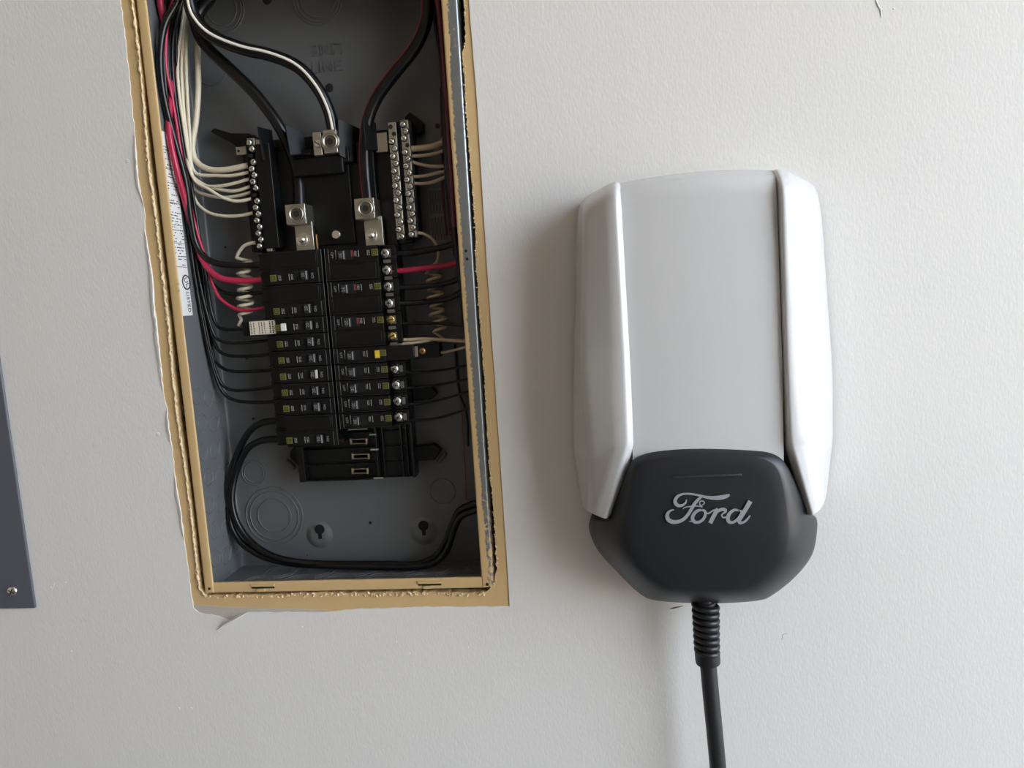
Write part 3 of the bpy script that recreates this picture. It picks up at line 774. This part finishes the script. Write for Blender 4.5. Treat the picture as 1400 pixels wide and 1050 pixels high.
# long bodies of the two test-button breakers
def lbox(lo, hi, mt, name, par, bev=0, **kw):
    o = link(name, MB().box(lo, hi).mesh(name, mt, 0), par, **kw)
    if bev:
        md = o.modifiers.new('bevel', 'BEVEL'); md.width = bev; md.segments = 2
    return o
lbox((-.0250, -.0008, -.0052), (-.0190, .0020, .0036), WHITEB, 'test_button', afl, .0003, label='white test button')
lbox((-.0660, .0030, -.0092), (-.0325, .0340, .0088), BLK, 'long_body', afl, .0005)
lbox((-.0765, .0070, -.0092), (-.0660, .0340, .0088), BLK2, 'wire_end', afl, .0012)
sl = lbox((-.0650, .0022, -.0080), (-.0328, .0031, .0082), CSTICK, 'rating_sticker', afl, .0004, label='cream printed sticker')
m = MB(); rr = random.Random(2)
for k in range(9):
    x = -.0632 + k*.0033; z = -.0068
    if k in (2, 6): continue
    while z < .0068:
        l_ = rr.uniform(.0007, .0026); m.box((x, .0020, z), (x+(.0016 if k > 6 else .0009), .0023, min(z+l_, .0072))); z += l_+rr.uniform(.0004, .001)
link('sticker_print', m.mesh('sticker_print', INK, 0), sl, kind='stuff')
lbox((-.0245, -.0008, -.0046), (-.0190, .0020, .0044), YELB, 'test_button', afr, .0003, label='yellow test button')
lbox((-.0640, .0040, -.0086), (-.0320, .0340, .0086), BLK, 'long_body', afr, .0005)
lbox((-.0930, .0130, -.0086), (-.0640, .0340, .0086), BLK2, 'wire_end', afr, .0008)
lbox((-.0675, .0110, -.0060), (-.0640, .0150, .0064), ALU, 'terminal_clamp', afr, .0003)
o = link('terminal_screw', SM_COP, afr); o.location = (-.0735, .0130, 0)

# ------------------------------------------------------------------ wires: (photo x, photo y, depth in the box)
def clampx(p, r):
    p = Vector(p); p.y = min(p.y, BD - .0022 - r)
    if p.y > .006: p.x = max(p.x, BX0 + .0012 + r); p.x = min(p.x, BX1 - .001 - r)
    return p
def wire(label, r, mt, pts, name='wire', group=None, stripe=None, n=8, k=5):
    P = smooth_path([clampx(W(*p), r) for p in pts], k)
    m = MB(); m.tube(P, r, n); o = obj(name, m, mt, smooth=80, org=P[len(P)//2])
    tag(o, label, 'wire' if r < .005 else 'cable', group)
    if stripe:
        sm, off, w = stripe; S = []
        for i, p in enumerate(P):
            T = (P[min(i+1, len(P)-1)] - P[max(i-1, 0)]).normalized(); side = T.cross(Vector((0,-1,0))).normalized()
            v = (Vector((0,-1,0)) - T*T.dot(Vector((0,-1,0)))).normalized()
            a = R(off); S.append(p + (v*math.cos(a) + side*math.sin(a)) * (r - w*.55))
        m = MB(); m.tube(S, w, 6); obj('stripe', m, sm, o, smooth=80)
    return o
wire('thick black service cable with white stripe curving down to the neutral lug', .0072, WBLK,
     [(256,-40,.020),(259,0,.020),(266,24,.022),(288,48,.026),(330,66,.030),(372,76,.034),(408,92,.038),(434,120,.042),(450,152,.046),(456,178,.048),(459,192,.050)], 'service_cable', stripe=(STRIPE, -8, .0018), n=14)
wire('thick plain black service cable running down to the left main lug', .0070, WBLK,
     [(310,-40,.052),(288,-4,.052),(273,14,.050),(268,34,.048),(281,62,.046),(312,92,.046),(345,124,.046),(372,158,.046),(388,184,.050),(400,212,.057),(408,244,.057),(410,290,.050)], 'service_cable', n=14)
wire('thick black service cable with thin red stripe running to the right main lug', .0070, WBLK,
     [(592,-40,.030),(585,0,.030),(583,28,.032),(568,64,.036),(538,102,.040),(515,134,.044),(503,164,.046),(499,200,.048),(500,236,.050),(504,278,.048)], 'service_cable', stripe=(RSTRIPE, 52, .0011), n=14)
# left bundle: reds
wire('thick red wire from the left bundle into the topmost left breaker', .0038, WRED,
     [(219,-40,.024),(219,0,.026),(220,36,.034),(224,90,.040),(224,134,.030),(229,178,.018),(241,230,.018),(253,274,.030),(266,322,.042),(278,358,.040),(299,379,.036),(330,384,.040),(372,381,.048)])
wire('thin red wire from the left bundle crossing the coiled wire into the second breaker', .0021, WRED,
     [(246,-40,.036),(234,8,.034),(227,50,.026),(227,92,.024),(235,132,.028),(246,200,.034),(258,270,.038),(270,320,.040),(283,360,.040),(292,392,.042),(304,411,.042),(330,424,.044),(380,417,.050)])
wire('dark red wire behind the others at the top of the left bundle', .0024, WDRED,
     [(252,-40,.050),(242,0,.046),(232,22,.040),(226,60,.036),(226,130,.036),(236,200,.042),(252,270,.052)])
# blacks
BL = [('thick glossy black wire from the left bundle into the top left breaker', .0038, [(262,-40,.030),(243,2,.024),(226,32,.018),(219,72,.014),(220,112,.014),(226,150,.018),(240,196,.024),(254,250,.030),(261,300,.034),(270,338,.038),(290,358,.040),(330,363,.044),(372,361,.050)]),
      ('black wire from the left bundle into the upper pole of the second left breaker', .0023, [(266,-40,.05),(246,10,.045),(236,60,.036),(238,120,.036),(250,200,.042),(264,280,.05),(276,340,.05),(288,382,.052),(304,399,.052),(330,402,.052),(380,398,.056)]),
      ('black wire from the left bundle into the white-buttoned breaker', .0022, [(270,-40,.06),(250,4,.055),(241,40,.046),(243,110,.042),(250,180,.044),(261,250,.048),(272,320,.05),(284,396,.05),(292,436,.05),(302,449,.05),(335,450,.050)]),
      ('black wire from the left bundle ending directly under the cream label', .0021, [(240,-40,.052),(236,20,.044),(231,80,.034),(236,140,.034),(248,220,.038),(258,300,.044),(274,390,.046),(288,446,.048),(298,464,.05),(320,469,.05),(386,464,.056)]),
      ('black wire from the left bundle, third curve below the coil', .0021, [(244,-40,.058),(242,30,.05),(236,90,.042),(241,160,.042),(252,240,.046),(264,330,.052),(278,410,.054),(290,462,.056),(302,482,.056),(322,487,.056),(388,484,.058)]),
      ('black wire from the left bundle into the bright-handled breaker', .0021, [(246,-40,.062),(244,40,.056),(242,110,.052),(247,190,.052),(256,270,.056),(267,360,.060),(281,440,.062),(292,488,.062),(304,503,.062),(324,508,.062),(390,505,.062)]),
      ('black wire from the left bundle, second curve from the bottom', .0021, [(232,-40,.046),(229,60,.032),(232,130,.030),(243,210,.036),(256,290,.042),(268,370,.046),(282,450,.050),(294,504,.056),(306,528,.06),(326,534,.062),(392,527,.064)]),
      ('black wire from the left bundle, lowest curve into the left row', .0022, [(228,-40,.040),(224,70,.024),(228,140,.024),(240,220,.032),(253,300,.038),(266,380,.042),(281,460,.048),(295,516,.056),(308,540,.06),(330,549,.062),(394,549,.064)])]
for l, r, p in BL: wire(l, r, WBLK, p)
# whites
WH = [('thick cream wire bending sharply into the top of the left neutral bar', .0036, [(270,-40,.062),(267,20,.062),(270,70,.060),(271,120,.058),(268,165,.056),(263,200,.054),(268,220,.052),(284,231,.050),(308,232,.048),(340,226,.046)]),
      ('cream wire, second from the top at the left neutral bar', .0020, [(262,-40,.06),(256,30,.055),(254,80,.050),(256,130,.046),(260,195,.046),(262,226,.048),(270,238,.048),(296,240,.048),(318,240,.046),(344,234.5,.044)]),
      ('cream wire, third from the top at the left neutral bar', .0020, [(258,-40,.056),(248,40,.050),(243,80,.044),(244,120,.040),(253,185,.042),(260,226,.046),(266,246,.048),(280,254,.048),(304,254,.046),(346,243.5,.044)]),
      ('cream wire, fourth from the top at the left neutral bar', .0020, [(256,-40,.058),(252,36,.052),(248,90,.048),(251,150,.044),(259,210,.046),(264,240,.050),(280,253,.050),(300,259,.048),(322,261,.046),(348,252.5,.044)]),
      ('cream wire, fifth from the top at the left neutral bar, crossed by another', .0020, [(252,-40,.066),(254,50,.062),(255,110,.060),(257,175,.054),(259,230,.048),(266,258,.052),(284,267,.052),(308,270,.050),(328,267,.048),(349,261,.044)]),
      ('cream wire crossing over, sixth from the top at the left neutral bar', .0020, [(254,-40,.066),(244,60,.062),(245,120,.058),(252,185,.050),(258,228,.044),(268,249,.044),(286,259,.042),(304,270,.042),(324,275,.042),(350,270.5,.043)]),
      ('lowest cream wire at the left neutral bar', .0020, [(262,-40,.064),(249,66,.060),(251,130,.058),(257,200,.054),(259,245,.050),(268,275,.052),(284,290,.052),(304,295,.050),(326,295,.048),(353,289.5,.044)])]
for l, r, p in WH: wire(l, r, WWHT, p)
# thick pair looping round the bottom
wire('thick black cable looping round the bottom, outer one of the pair', .0043, WBLK, [(400,574,.052),(386,575.5,.052),(362,577,.054),(343,588,.058),(330,608,.062),(318,638,.064),(308,668,.062),(305,692,.060),(312,718,.058),(330,742,.056),(358,760,.054),(396,770,.052),(450,773.5,.052),(520,775,.052),(572,774.5,.052),(598,767,.052),(612,750,.052),(621,722,.05),(630,706,.046),(648,698,.040),(680,692,.036)], 'power_cable', n=10)
wire('thick black cable looping round the bottom, inner one of the pair', .0043, WBLK, [(402,598.5,.052),(388,600,.052),(360,602,.056),(340,612,.060),(327,634,.064),(319,660,.062),(317,686,.058),(324,714,.056),(342,740,.054),(372,760,.050),(412,769,.050),(470,771,.056),(530,771,.058),(570,771,.058),(594,762,.058),(608,744,.056),(619,716,.052),(628,698,.048),(648,689,.040),(680,684,.036)], 'power_cable', n=10)
# right side
RW = [('thick black wire on the top screw of the right row', .0038, WBLK, [(536,347,.044),(556,346,.046),(584,342,.048),(612,336,.044),(650,324,.036)]),
      ('thick red wire leaving the right row to the right wall', .0034, WRED, [(534,371,.044),(556,369.5,.046),(584,366,.048),(612,362.5,.044),(652,353,.036)]),
      ('thick black wire directly under the red one at the right', .0032, WBLK, [(538,393,.044),(560,393,.048),(586,391,.05),(612,387,.046),(652,374,.036)]),
      ('second thick black wire under the red one at the right', .0032, WBLK, [(540,415,.044),(560,414.5,.048),(590,412,.05),(615,408,.046),(654,390,.036)]),
      ('thin black wire from the upper brass screw', .0019, WBLK, [(542,442,.046),(566,442,.052),(600,442,.052),(655,446,.038)]),
      ('pale tan wire from the lower brass screw', .0022, WTAN, [(540,463.5,.046),(556,464.5,.048),(580,463.5,.05),(610,465,.046),(656,467,.036)]),
      ('thin grey-tan wire passing behind the yellow-buttoned breaker', .0017, WTAN, [(532,472,.046),(552,470,.040),(576,467.5,.046),(594,464.5,.052)]),
      ('thin tan wire leaving the end of the yellow-buttoned breaker', .0016, WTAN, [(574,485,.052),(592,483.5,.052),(612,481,.048),(658,470,.038)]),
      ('thin black wire, first below the yellow-buttoned breaker', .0016, WBLK, [(546,508,.048),(570,509.5,.054),(605,506,.054),(660,497,.038)]),
      ('thin black wire, second below the yellow-buttoned breaker', .0016, WBLK, [(549,530,.048),(570,530,.054),(605,525,.054),(662,515,.038)]),
      ('thin black wire, third below the yellow-buttoned breaker', .0016, WBLK, [(551,553,.048),(572,552,.054),(605,546,.054),(664,530,.038)]),
      ('thin black wire, lowest of the right row', .0016, WBLK, [(545,577,.046),(560,575,.050),(590,573,.054),(615,567,.052),(664,552,.038)]),
      ('thick tan wire at the top of the right neutral bar', .0036, WTAN, [(560,204,.050),(578,202,.052),(594,199,.054),(606,193,.058),(610,180,.06)]),
      ('tan wire, second from the top at the right neutral bar', .0021, WTAN, [(560,213.5,.050),(580,212.5,.052),(596,209.5,.054),(608,204,.058),(613,190,.06)]),
      ('tan wire, third from the top at the right neutral bar', .0020, WTAN, [(562,221,.050),(576,225,.052),(592,227.5,.054),(612,225,.058),(617,210,.06)]),
      ('tan wire, fourth from the top at the right neutral bar', .0020, WTAN, [(562,242,.050),(580,240.5,.052),(596,237,.054),(612,232,.058),(617,218,.06)]),
      ('tan wire, lowest at the right neutral bar', .0020, WTAN, [(562,250.5,.050),(580,251,.052),(596,247.5,.054),(613,238,.058),(619,222,.06)])]
for l, r, mt, p in RW: wire(l, r, mt, p)
RV = [('black wire down the right side, nearest to the flange', .0036, WBLK, [(594,-40,.03),(600,20,.028),(606,80,.026),(609,150,.028),(613,220,.03),(620,300,.034),(630,380,.04),(638,460,.05)]),
      ('black wire down the right side behind the tan ones', .0034, WBLK, [(588,-40,.045),(597,40,.05),(606,90,.052),(607,150,.05),(610,220,.05),(617,290,.05),(624,350,.05)]),
      ('dark red wire at the top right beside the flange', .0034, WDRED, [(592,-40,.018),(600,10,.018),(606,70,.020),(612,150,.022),(617,230,.026),(622,310,.032)]),
      ('dark red wire beyond the right neutral bar, second one', .0024, WDRED, [(574,-40,.05),(590,10,.055),(600,60,.06),(607,140,.06),(613,230,.06),(618,320,.06)]),
      ('thin brown wire hanging at the right, nearest the grey label', .0013, WDRED, [(602,120,.07),(604,190,.07),(605,260,.072),(611,322,.074)]),
      ('second thin brown wire hanging beside the grey label', .0013, WDRED, [(607,120,.066),(609,190,.066),(611,260,.068),(616,322,.07)]),
      ('thin copper wire hanging down the lower right back', .0010, WCOP, [(624,470,.07),(628,520,.072),(632,570,.074),(634,612,.074),(636,650,.072),(637,684,.070)]),
      ('thin black wire hanging at the right below the tan wires', .0016, WBLK, [(622,470,.066),(625,510,.066),(628,536,.066),(638,566,.066),(640,610,.066)])]
for l, r, mt, p in RV: wire(l, r, mt, p)
# coiled pigtails
def coil(label, lead, ax0, ax1, turns, rad, r, tail, mt):
    P = smooth_path([W(*p) for p in lead], 4)
    a, b = W(*ax0), W(*ax1); n = turns*12; ax = (b-a).normalized(); s = Vector((1,0,0)); s = (s - ax*s.dot(ax)).normalized(); t = ax.cross(s)
    for i in range(n+1):
        u = 2*math.pi*i/12; k = i/n
        P.append(a.lerp(b, k) + (s*math.cos(u+2.6) + t*math.sin(u+2.6)) * rad * (1 + .12*math.sin(3.1*k*6)))
    P += smooth_path([W(*p) for p in tail], 4)
    m = MB(); m.tube(P, r, 8); o = obj('coiled_wire', m, mt, smooth=80, org=P[len(P)//2]); return tag(o, label, 'wire')
coil('cream coiled wire between the left neutral bar and the white-buttoned breaker', [(356,333,.046),(346,332,.046),(334,336,.048),(327,344,.050)], (333,352,.054), (336,430,.056), 7, .0082, .0021, [(330,437,.054),(326,446,.052)], WWHT)
coil('tan coiled wire at the right dropping to the yellow-buttoned breaker', [(568,318,.046),(580,320,.050),(592,328,.054),(599,342,.058),(598,356,.060),(590,366,.062)], (592,372,.062), (601,452,.062), 7, .0085, .0018, [(606,462,.060),(596,472,.056),(588,480,.052)], WTAN)

# ------------------------------------------------------------------ the charger
ch = thing('ev_charger', 'glossy white wall charger with black lower cover and silver script lettering', 'charger', W(960, 520, 0))
def flat_to(p, y): return Vector((p.x, y, p.z))
def fairing(rows, flip=False, **kw):
    R_ = [[W(*p) for p in r] for r in rows]
    back_top = [flat_to(p, -.002) for p in R_[0]]; tip = [flat_to(p, min(-.004, p.y*.35)) for p in R_[-1]]
    R_ = [back_top] + R_ + [tip]
    R_ = [r + [flat_to(r[-1], min(-.05, r[-1].y+.03) if r[-1].y < -.05 else r[-1].y)] for r in R_]
    rails = [fillet([r[k] for r in R_], [0, .006, .014, .03, .006, .003, 0][:len(R_)], 5) for k in range(len(R_[0]))]
    rowsf = []
    for i in range(len(rails[0])):
        pr = [rail[i] for rail in rails]
        rowsf.append(fillet(pr, [0, .010, .0055, .0036, .0015, 0], 5))
    m = MB(); m.grid(rowsf); return obj('side_fairing', m, SHELL, ch, smooth=75, **kw)
fairing([[(792,281,-.004),(800,269,-.030),(831,251,-.060),(843,247,-.061),(848,250,-.058)],
         [(789,296,-.006),(797,286,-.068),(830,267,-.088),(843,263,-.0905),(850,266,-.080)],
         [(784,510,-.006),(794,510,-.073),(839,510,-.0885),(856,510,-.0905),(865,510,-.080)],
         [(784,612,-.006),(808,624,-.074),(842,604,-.0885),(859,607,-.0905),(870,614,-.079)],
         [(797,694,-.006),(803,700,-.052),(812,704,-.072),(828,711,-.078),(839,704,-.066)]])
fairing([[(1118,262,-.004),(1110,249,-.030),(1078,233,-.060),(1062,230,-.061),(1057,232,-.058)],
         [(1123,292,-.006),(1117,276,-.068),(1083,252,-.088),(1068,246,-.0905),(1062,249,-.080)],
         [(1138.5,510,-.006),(1129,510,-.073),(1090,510,-.0885),(1076,510,-.0905),(1069.5,510,-.080)],
         [(1138.5,600,-.006),(1126,608,-.074),(1098,602,-.0885),(1081,604,-.0905),(1073,610,-.079)],
         [(1130,676,-.006),(1126,692,-.052),(1121,699,-.072),(1111,706,-.078),(1103,704,-.066)]])
# middle panel
rowsC = []
tl = [((847,250,-.050),(1058,232,-.050)), ((848,262,-.0815),(1061,246,-.0815)), ((855,390,-.083),(1066,380,-.083)), ((862,510,-.083),(1070,510,-.083)), ((866,660,-.083),(1072,660,-.083))]
for i, (a, b) in enumerate(tl):
    A, B = W(*a), W(*b); row = []
    for k in range(13):
        u = k/12; p = A.lerp(B, u); bow = 4*u*(1-u); p.y -= .0035*bow*(1 if i else .4); p.z += .0045*bow*(1 if i < 2 else 0)
        row.append(p)
    rowsC.append(row)
rowsC = [[flat_to(p, -.002) for p in rowsC[0]]] + rowsC
rails = [fillet([r[k] for r in rowsC], [0, .006, .014, .02, .02, 0], 5) for k in range(13)]
m = MB(); m.grid([[rl[i] for rl in rails] for i in range(len(rails[0]))]); obj('front_panel', m, SHELL, ch, smooth=75)
# back housing against the wall
m = MB()
bh = [(800,300),(830,262),(950,248),(1062,244),(1108,262),(1124,310),(1128,500),(1126,640),(1100,700),(1090,770),(1050,806),(890,806),(840,760),(815,690),(794,620),(794,480)]
m.prism([flat_to(W(960,520,0) + (W(x, y, 0)-W(960,520,0))*.87, 0) for x, y in bh], (0, -.03, 0)); obj('back_housing', m, mat('dark_housing', (60, 61, 64), .5), ch, bevel=.002)
# black cover
r1 = [(960,613,-.086),(1023,615.7,-.086),(1056,620.5,-.086),(1075,635,-.085),(1091,669,-.080),(1105,701,-.066),(1116,708,-.042),(1117,727,-.040),(1110,759,-.040),(1088,788,-.040),(1057,813,-.040),(1034,821.5,-.040),(971,825,-.040),(900,821.5,-.040),(874,811,-.040),(843,781,-.040),(817,752,-.040),(806,726,-.040),(808,711,-.044),(829,709,-.066),(847,673,-.080),(861,636,-.085),(878,622.5,-.086),(910,616,-.086)]
r2 = [(960,622,-.094),(1021,624,-.094),(1046,629,-.094),(1063,643,-.094),(1071,672,-.094),(1075,703,-.094),(1077,722,-.094),(1075,740,-.094),(1068,762,-.093),(1048,784,-.091),(1026,799,-.089),(1006,803,-.089),(968,805,-.089),(924,803,-.089),(902,796,-.089),(878,777,-.091),(864,754,-.093),(859,730,-.094),(858,712,-.094),(859,694,-.094),(863,670,-.094),(871,643,-.094),(886,631,-.094),(917,625,-.094)]
A1 = smooth_loop([W(*p) for p in r1], 4); A2 = smooth_loop([W(*p) for p in r2], 4)
cen = sum(A2, Vector()) / len(A2); cen.y = -.0965
rows = [[flat_to(p.lerp(cen, .03), -.002) for p in A1], A1]
for t in (.12, .3, .5, .72, .9, 1.0):
    e = math.sin(t*math.pi/2)
    rows.append([Vector((a.x+(b.x-a.x)*t, a.y+(b.y-a.y)*(e*.75+t*.25), a.z+(b.z-a.z)*t)) for a, b in zip(A1, A2)])
for t in (.15, .4, .7):
    rows.append([Vector((b.x+(cen.x-b.x)*t, b.y+(cen.y-b.y)*(1-(1-t)**2), b.z+(cen.z-b.z)*t)) for b in A2])
m = MB(); m.grid(rows, close=True); n0 = len(m.v); nn = len(A1); m.v.append(cen)
for k in range(nn): m.f.append([n0-nn+k, n0-nn+(k+1) % nn, n0]); m.m.append(0)
cv = obj('lower_cover', m, CBLK, ch, smooth=80, label='satin black lower cover')
def cface(px, py, off=0.0):                           # a point on the front of the cover
    p0 = W(px, py, -.0945)
    return p0 + Vector((0, -off, 0))
m = MB(); P = [W(918, 652.5, -.0955), W(1014, 651.5, -.0955)]
m.box((P[0].x, -.0968, P[0].z-.0013), (P[1].x, -.094, P[0].z+.0013)); obj('status_bar', m, CBLK2, ch, bevel=.0008, label='thin unlit status bar')
# script lettering from swept strokes (crop coordinates of a 6.364x enlargement at 860,650)
def stroke(m, pts, d0=-.0962, th=.0012):
    P = smooth_path([(x, y, w) for x, y, w in pts], 6); L = []; Rr = []
    for i, p in enumerate(P):
        a = P[max(i-1, 0)]; b = P[min(i+1, len(P)-1)]; t = Vector((b.x-a.x, b.y-a.y)); t = t.normalized() if t.length else Vector((1, 0))
        nx, ny = -t.y, t.x; w = max(p.z*1.12, 5)/2
        L.append((p.x+nx*w, p.y+ny*w)); Rr.append((p.x-nx*w, p.y-ny*w))
    def c(q, d): return W(860 + q[0]/6.364, 650 + q[1]/6.364, d)
    rows = [[c(l, d0+.0015), c(l, d0-th), c(r, d0-th), c(r, d0+.0015)] for l, r in zip(L, Rr)]
    m.grid(rows); m.add(rows[0], [(0,1,2,3)]); m.add(rows[-1], [(3,2,1,0)])
def lett(name, strokes):
    m = MB()
    for k, s in enumerate(strokes): stroke(m, s, -.0962 - .00004*k)
    obj(name, m, CHROME, logo, smooth=0)
logo = obj('logo_backing', MB().box((-.0001,-.0001,-.0001),(.0001,.0001,.0001)), CBLK, None) if False else None
logo = link('script_lettering', None, ch); logo.location = W(968, 697, -.094) - ch.location; logo['label'] = 'silver script lettering'
lett('letter', [[(500,208,6),(492,238,14),(462,260,20),(428,262,26),(405,242,28),(403,212,26),(424,182,22),(468,162,16),(530,160,15),(600,172,16),(670,188,22),(740,196,30),(800,192,34),(850,180,28),(876,167,14)],
                [(640,182,10),(606,206,22),(572,244,26),(546,288,26),(516,336,26),(478,378,27),(428,402,28),(378,404,32),(342,384,32),(332,350,28),(346,318,20),(374,302,12),(392,300,8)],
                [(468,292,6),(486,278,8),(520,272,9),(566,266,10),(604,268,9),(640,274,8)]])
lett('letter', [[(636,268,10),(616,252,9),(618,228,9),(638,222,9),(654,232,9),(650,250,8),(636,256,7)],
                [(634,300,14),(600,306,22),(566,334,26),(552,372,28),(568,402,26),(602,408,22),(640,386,22),(662,348,22),(660,312,20),(636,300,16)],
                [(520,398,6),(540,400,8),(560,396,8)], [(660,322,12),(690,330,12),(720,312,12),(746,298,14)]])
lett('letter', [[(774,290,30),(752,326,32),(728,372,32),(706,416,32)], [(734,360,16),(768,316,20),(806,296,26),(836,300,26),(838,318,18),(822,328,12)], [(822,328,10),(806,346,12),(820,366,12),(850,360,12),(876,340,12)]])
lett('letter', [[(962,308,14),(920,300,20),(880,326,26),(860,366,30),(870,402,28),(904,408,22),(944,380,20),(974,336,18),(978,312,14),(950,302,12)],
                [(1056,224,36),(1020,286,34),(984,346,32),(958,392,30),(966,412,24),(1000,406,18),(1032,378,16),(1054,348,10)]])
# cable with strain relief
cb_ = thing('charging_cable', 'thick black charging cable hanging from the bottom of the white charger', 'cable', W(967, 905, -.045))
CP = [W(*p) for p in ((964,812,-.045),(964.5,850,-.045),(966,885,-.045),(968,906,-.045),(972,950,-.046),(977,1000,-.047),(981.5,1050,-.048),(986,1120,-.05))]
last = CP[-1]; CP += [Vector((last.x+.006, -.052, .75)), Vector((last.x+.012, -.06, .45)), Vector((last.x+.05, -.08, .14)), Vector((last.x+.16, -.14, .022)), Vector((last.x+.42, -.22, .0125)), Vector((last.x+.62, -.30, .0125))]
m = MB(); m.tube(smooth_path(CP, 8), .0089, 16); obj('cord', m, RUB2, cb_, smooth=80)
m = MB(); a, b = W(964.5,822,-.045), W(966.8,892,-.045); turns = 8; P = []
for i in range(turns*14+1):
    u = 2*math.pi*i/14; k = i/(turns*14); c = a.lerp(b, k); rad = .0122*(1-.10*k)
    P.append(c + Vector((math.cos(u)*rad, math.sin(u)*rad, 0)))
m.tube(P, .0031, 8); m.cyl(a, b, .0105, 18, .0098); obj('strain_relief', m, RUB, cb_, smooth=80)
m = MB(); q = (W(968,906,-.045)-b).normalized(); m.lathe(b - q*.002, q, [(.0118,0),(.0132,.0008),(.0134,.010),(.0130,.0135),(.0110,.0142)], 24); obj('collar', m, RUB, cb_, smooth=40)

# ------------------------------------------------------------------ grey cover at the left edge
m = MB(); c = W(48, 832, -.004)
m.box((-1.06, -.004, c.z), (c.x, .0, c.z+.78))
gc = obj('panel_cover', m, COVER, None, bevel=.0022, seg=3, org=(c.x-.18, 0, c.z))
tag(gc, 'flat dark grey metal cover on the wall at the left edge', 'cover')
# rounded corner comes from the bevel; one screw
sc = W(17.5, 808, -.004); m = MB()
m.lathe((0,0,0), (0,-1,0), [(.0066,0),(.0066,.0006),(.0056,.0022),(.0030,.0030)], 20); m.mi = 1; m.box((-.0040,-.0032,-.0005),(.0040,-.0027,.0005)); m.box((-.0005,-.0032,-.0040),(.0005,-.0027,.0040))
so = link('cover_screw', m.mesh('cover_screw', [ZINC, SLOT], 40), gc); so.location = sc - gc.location; so.rotation_euler = (0, .5, 0)
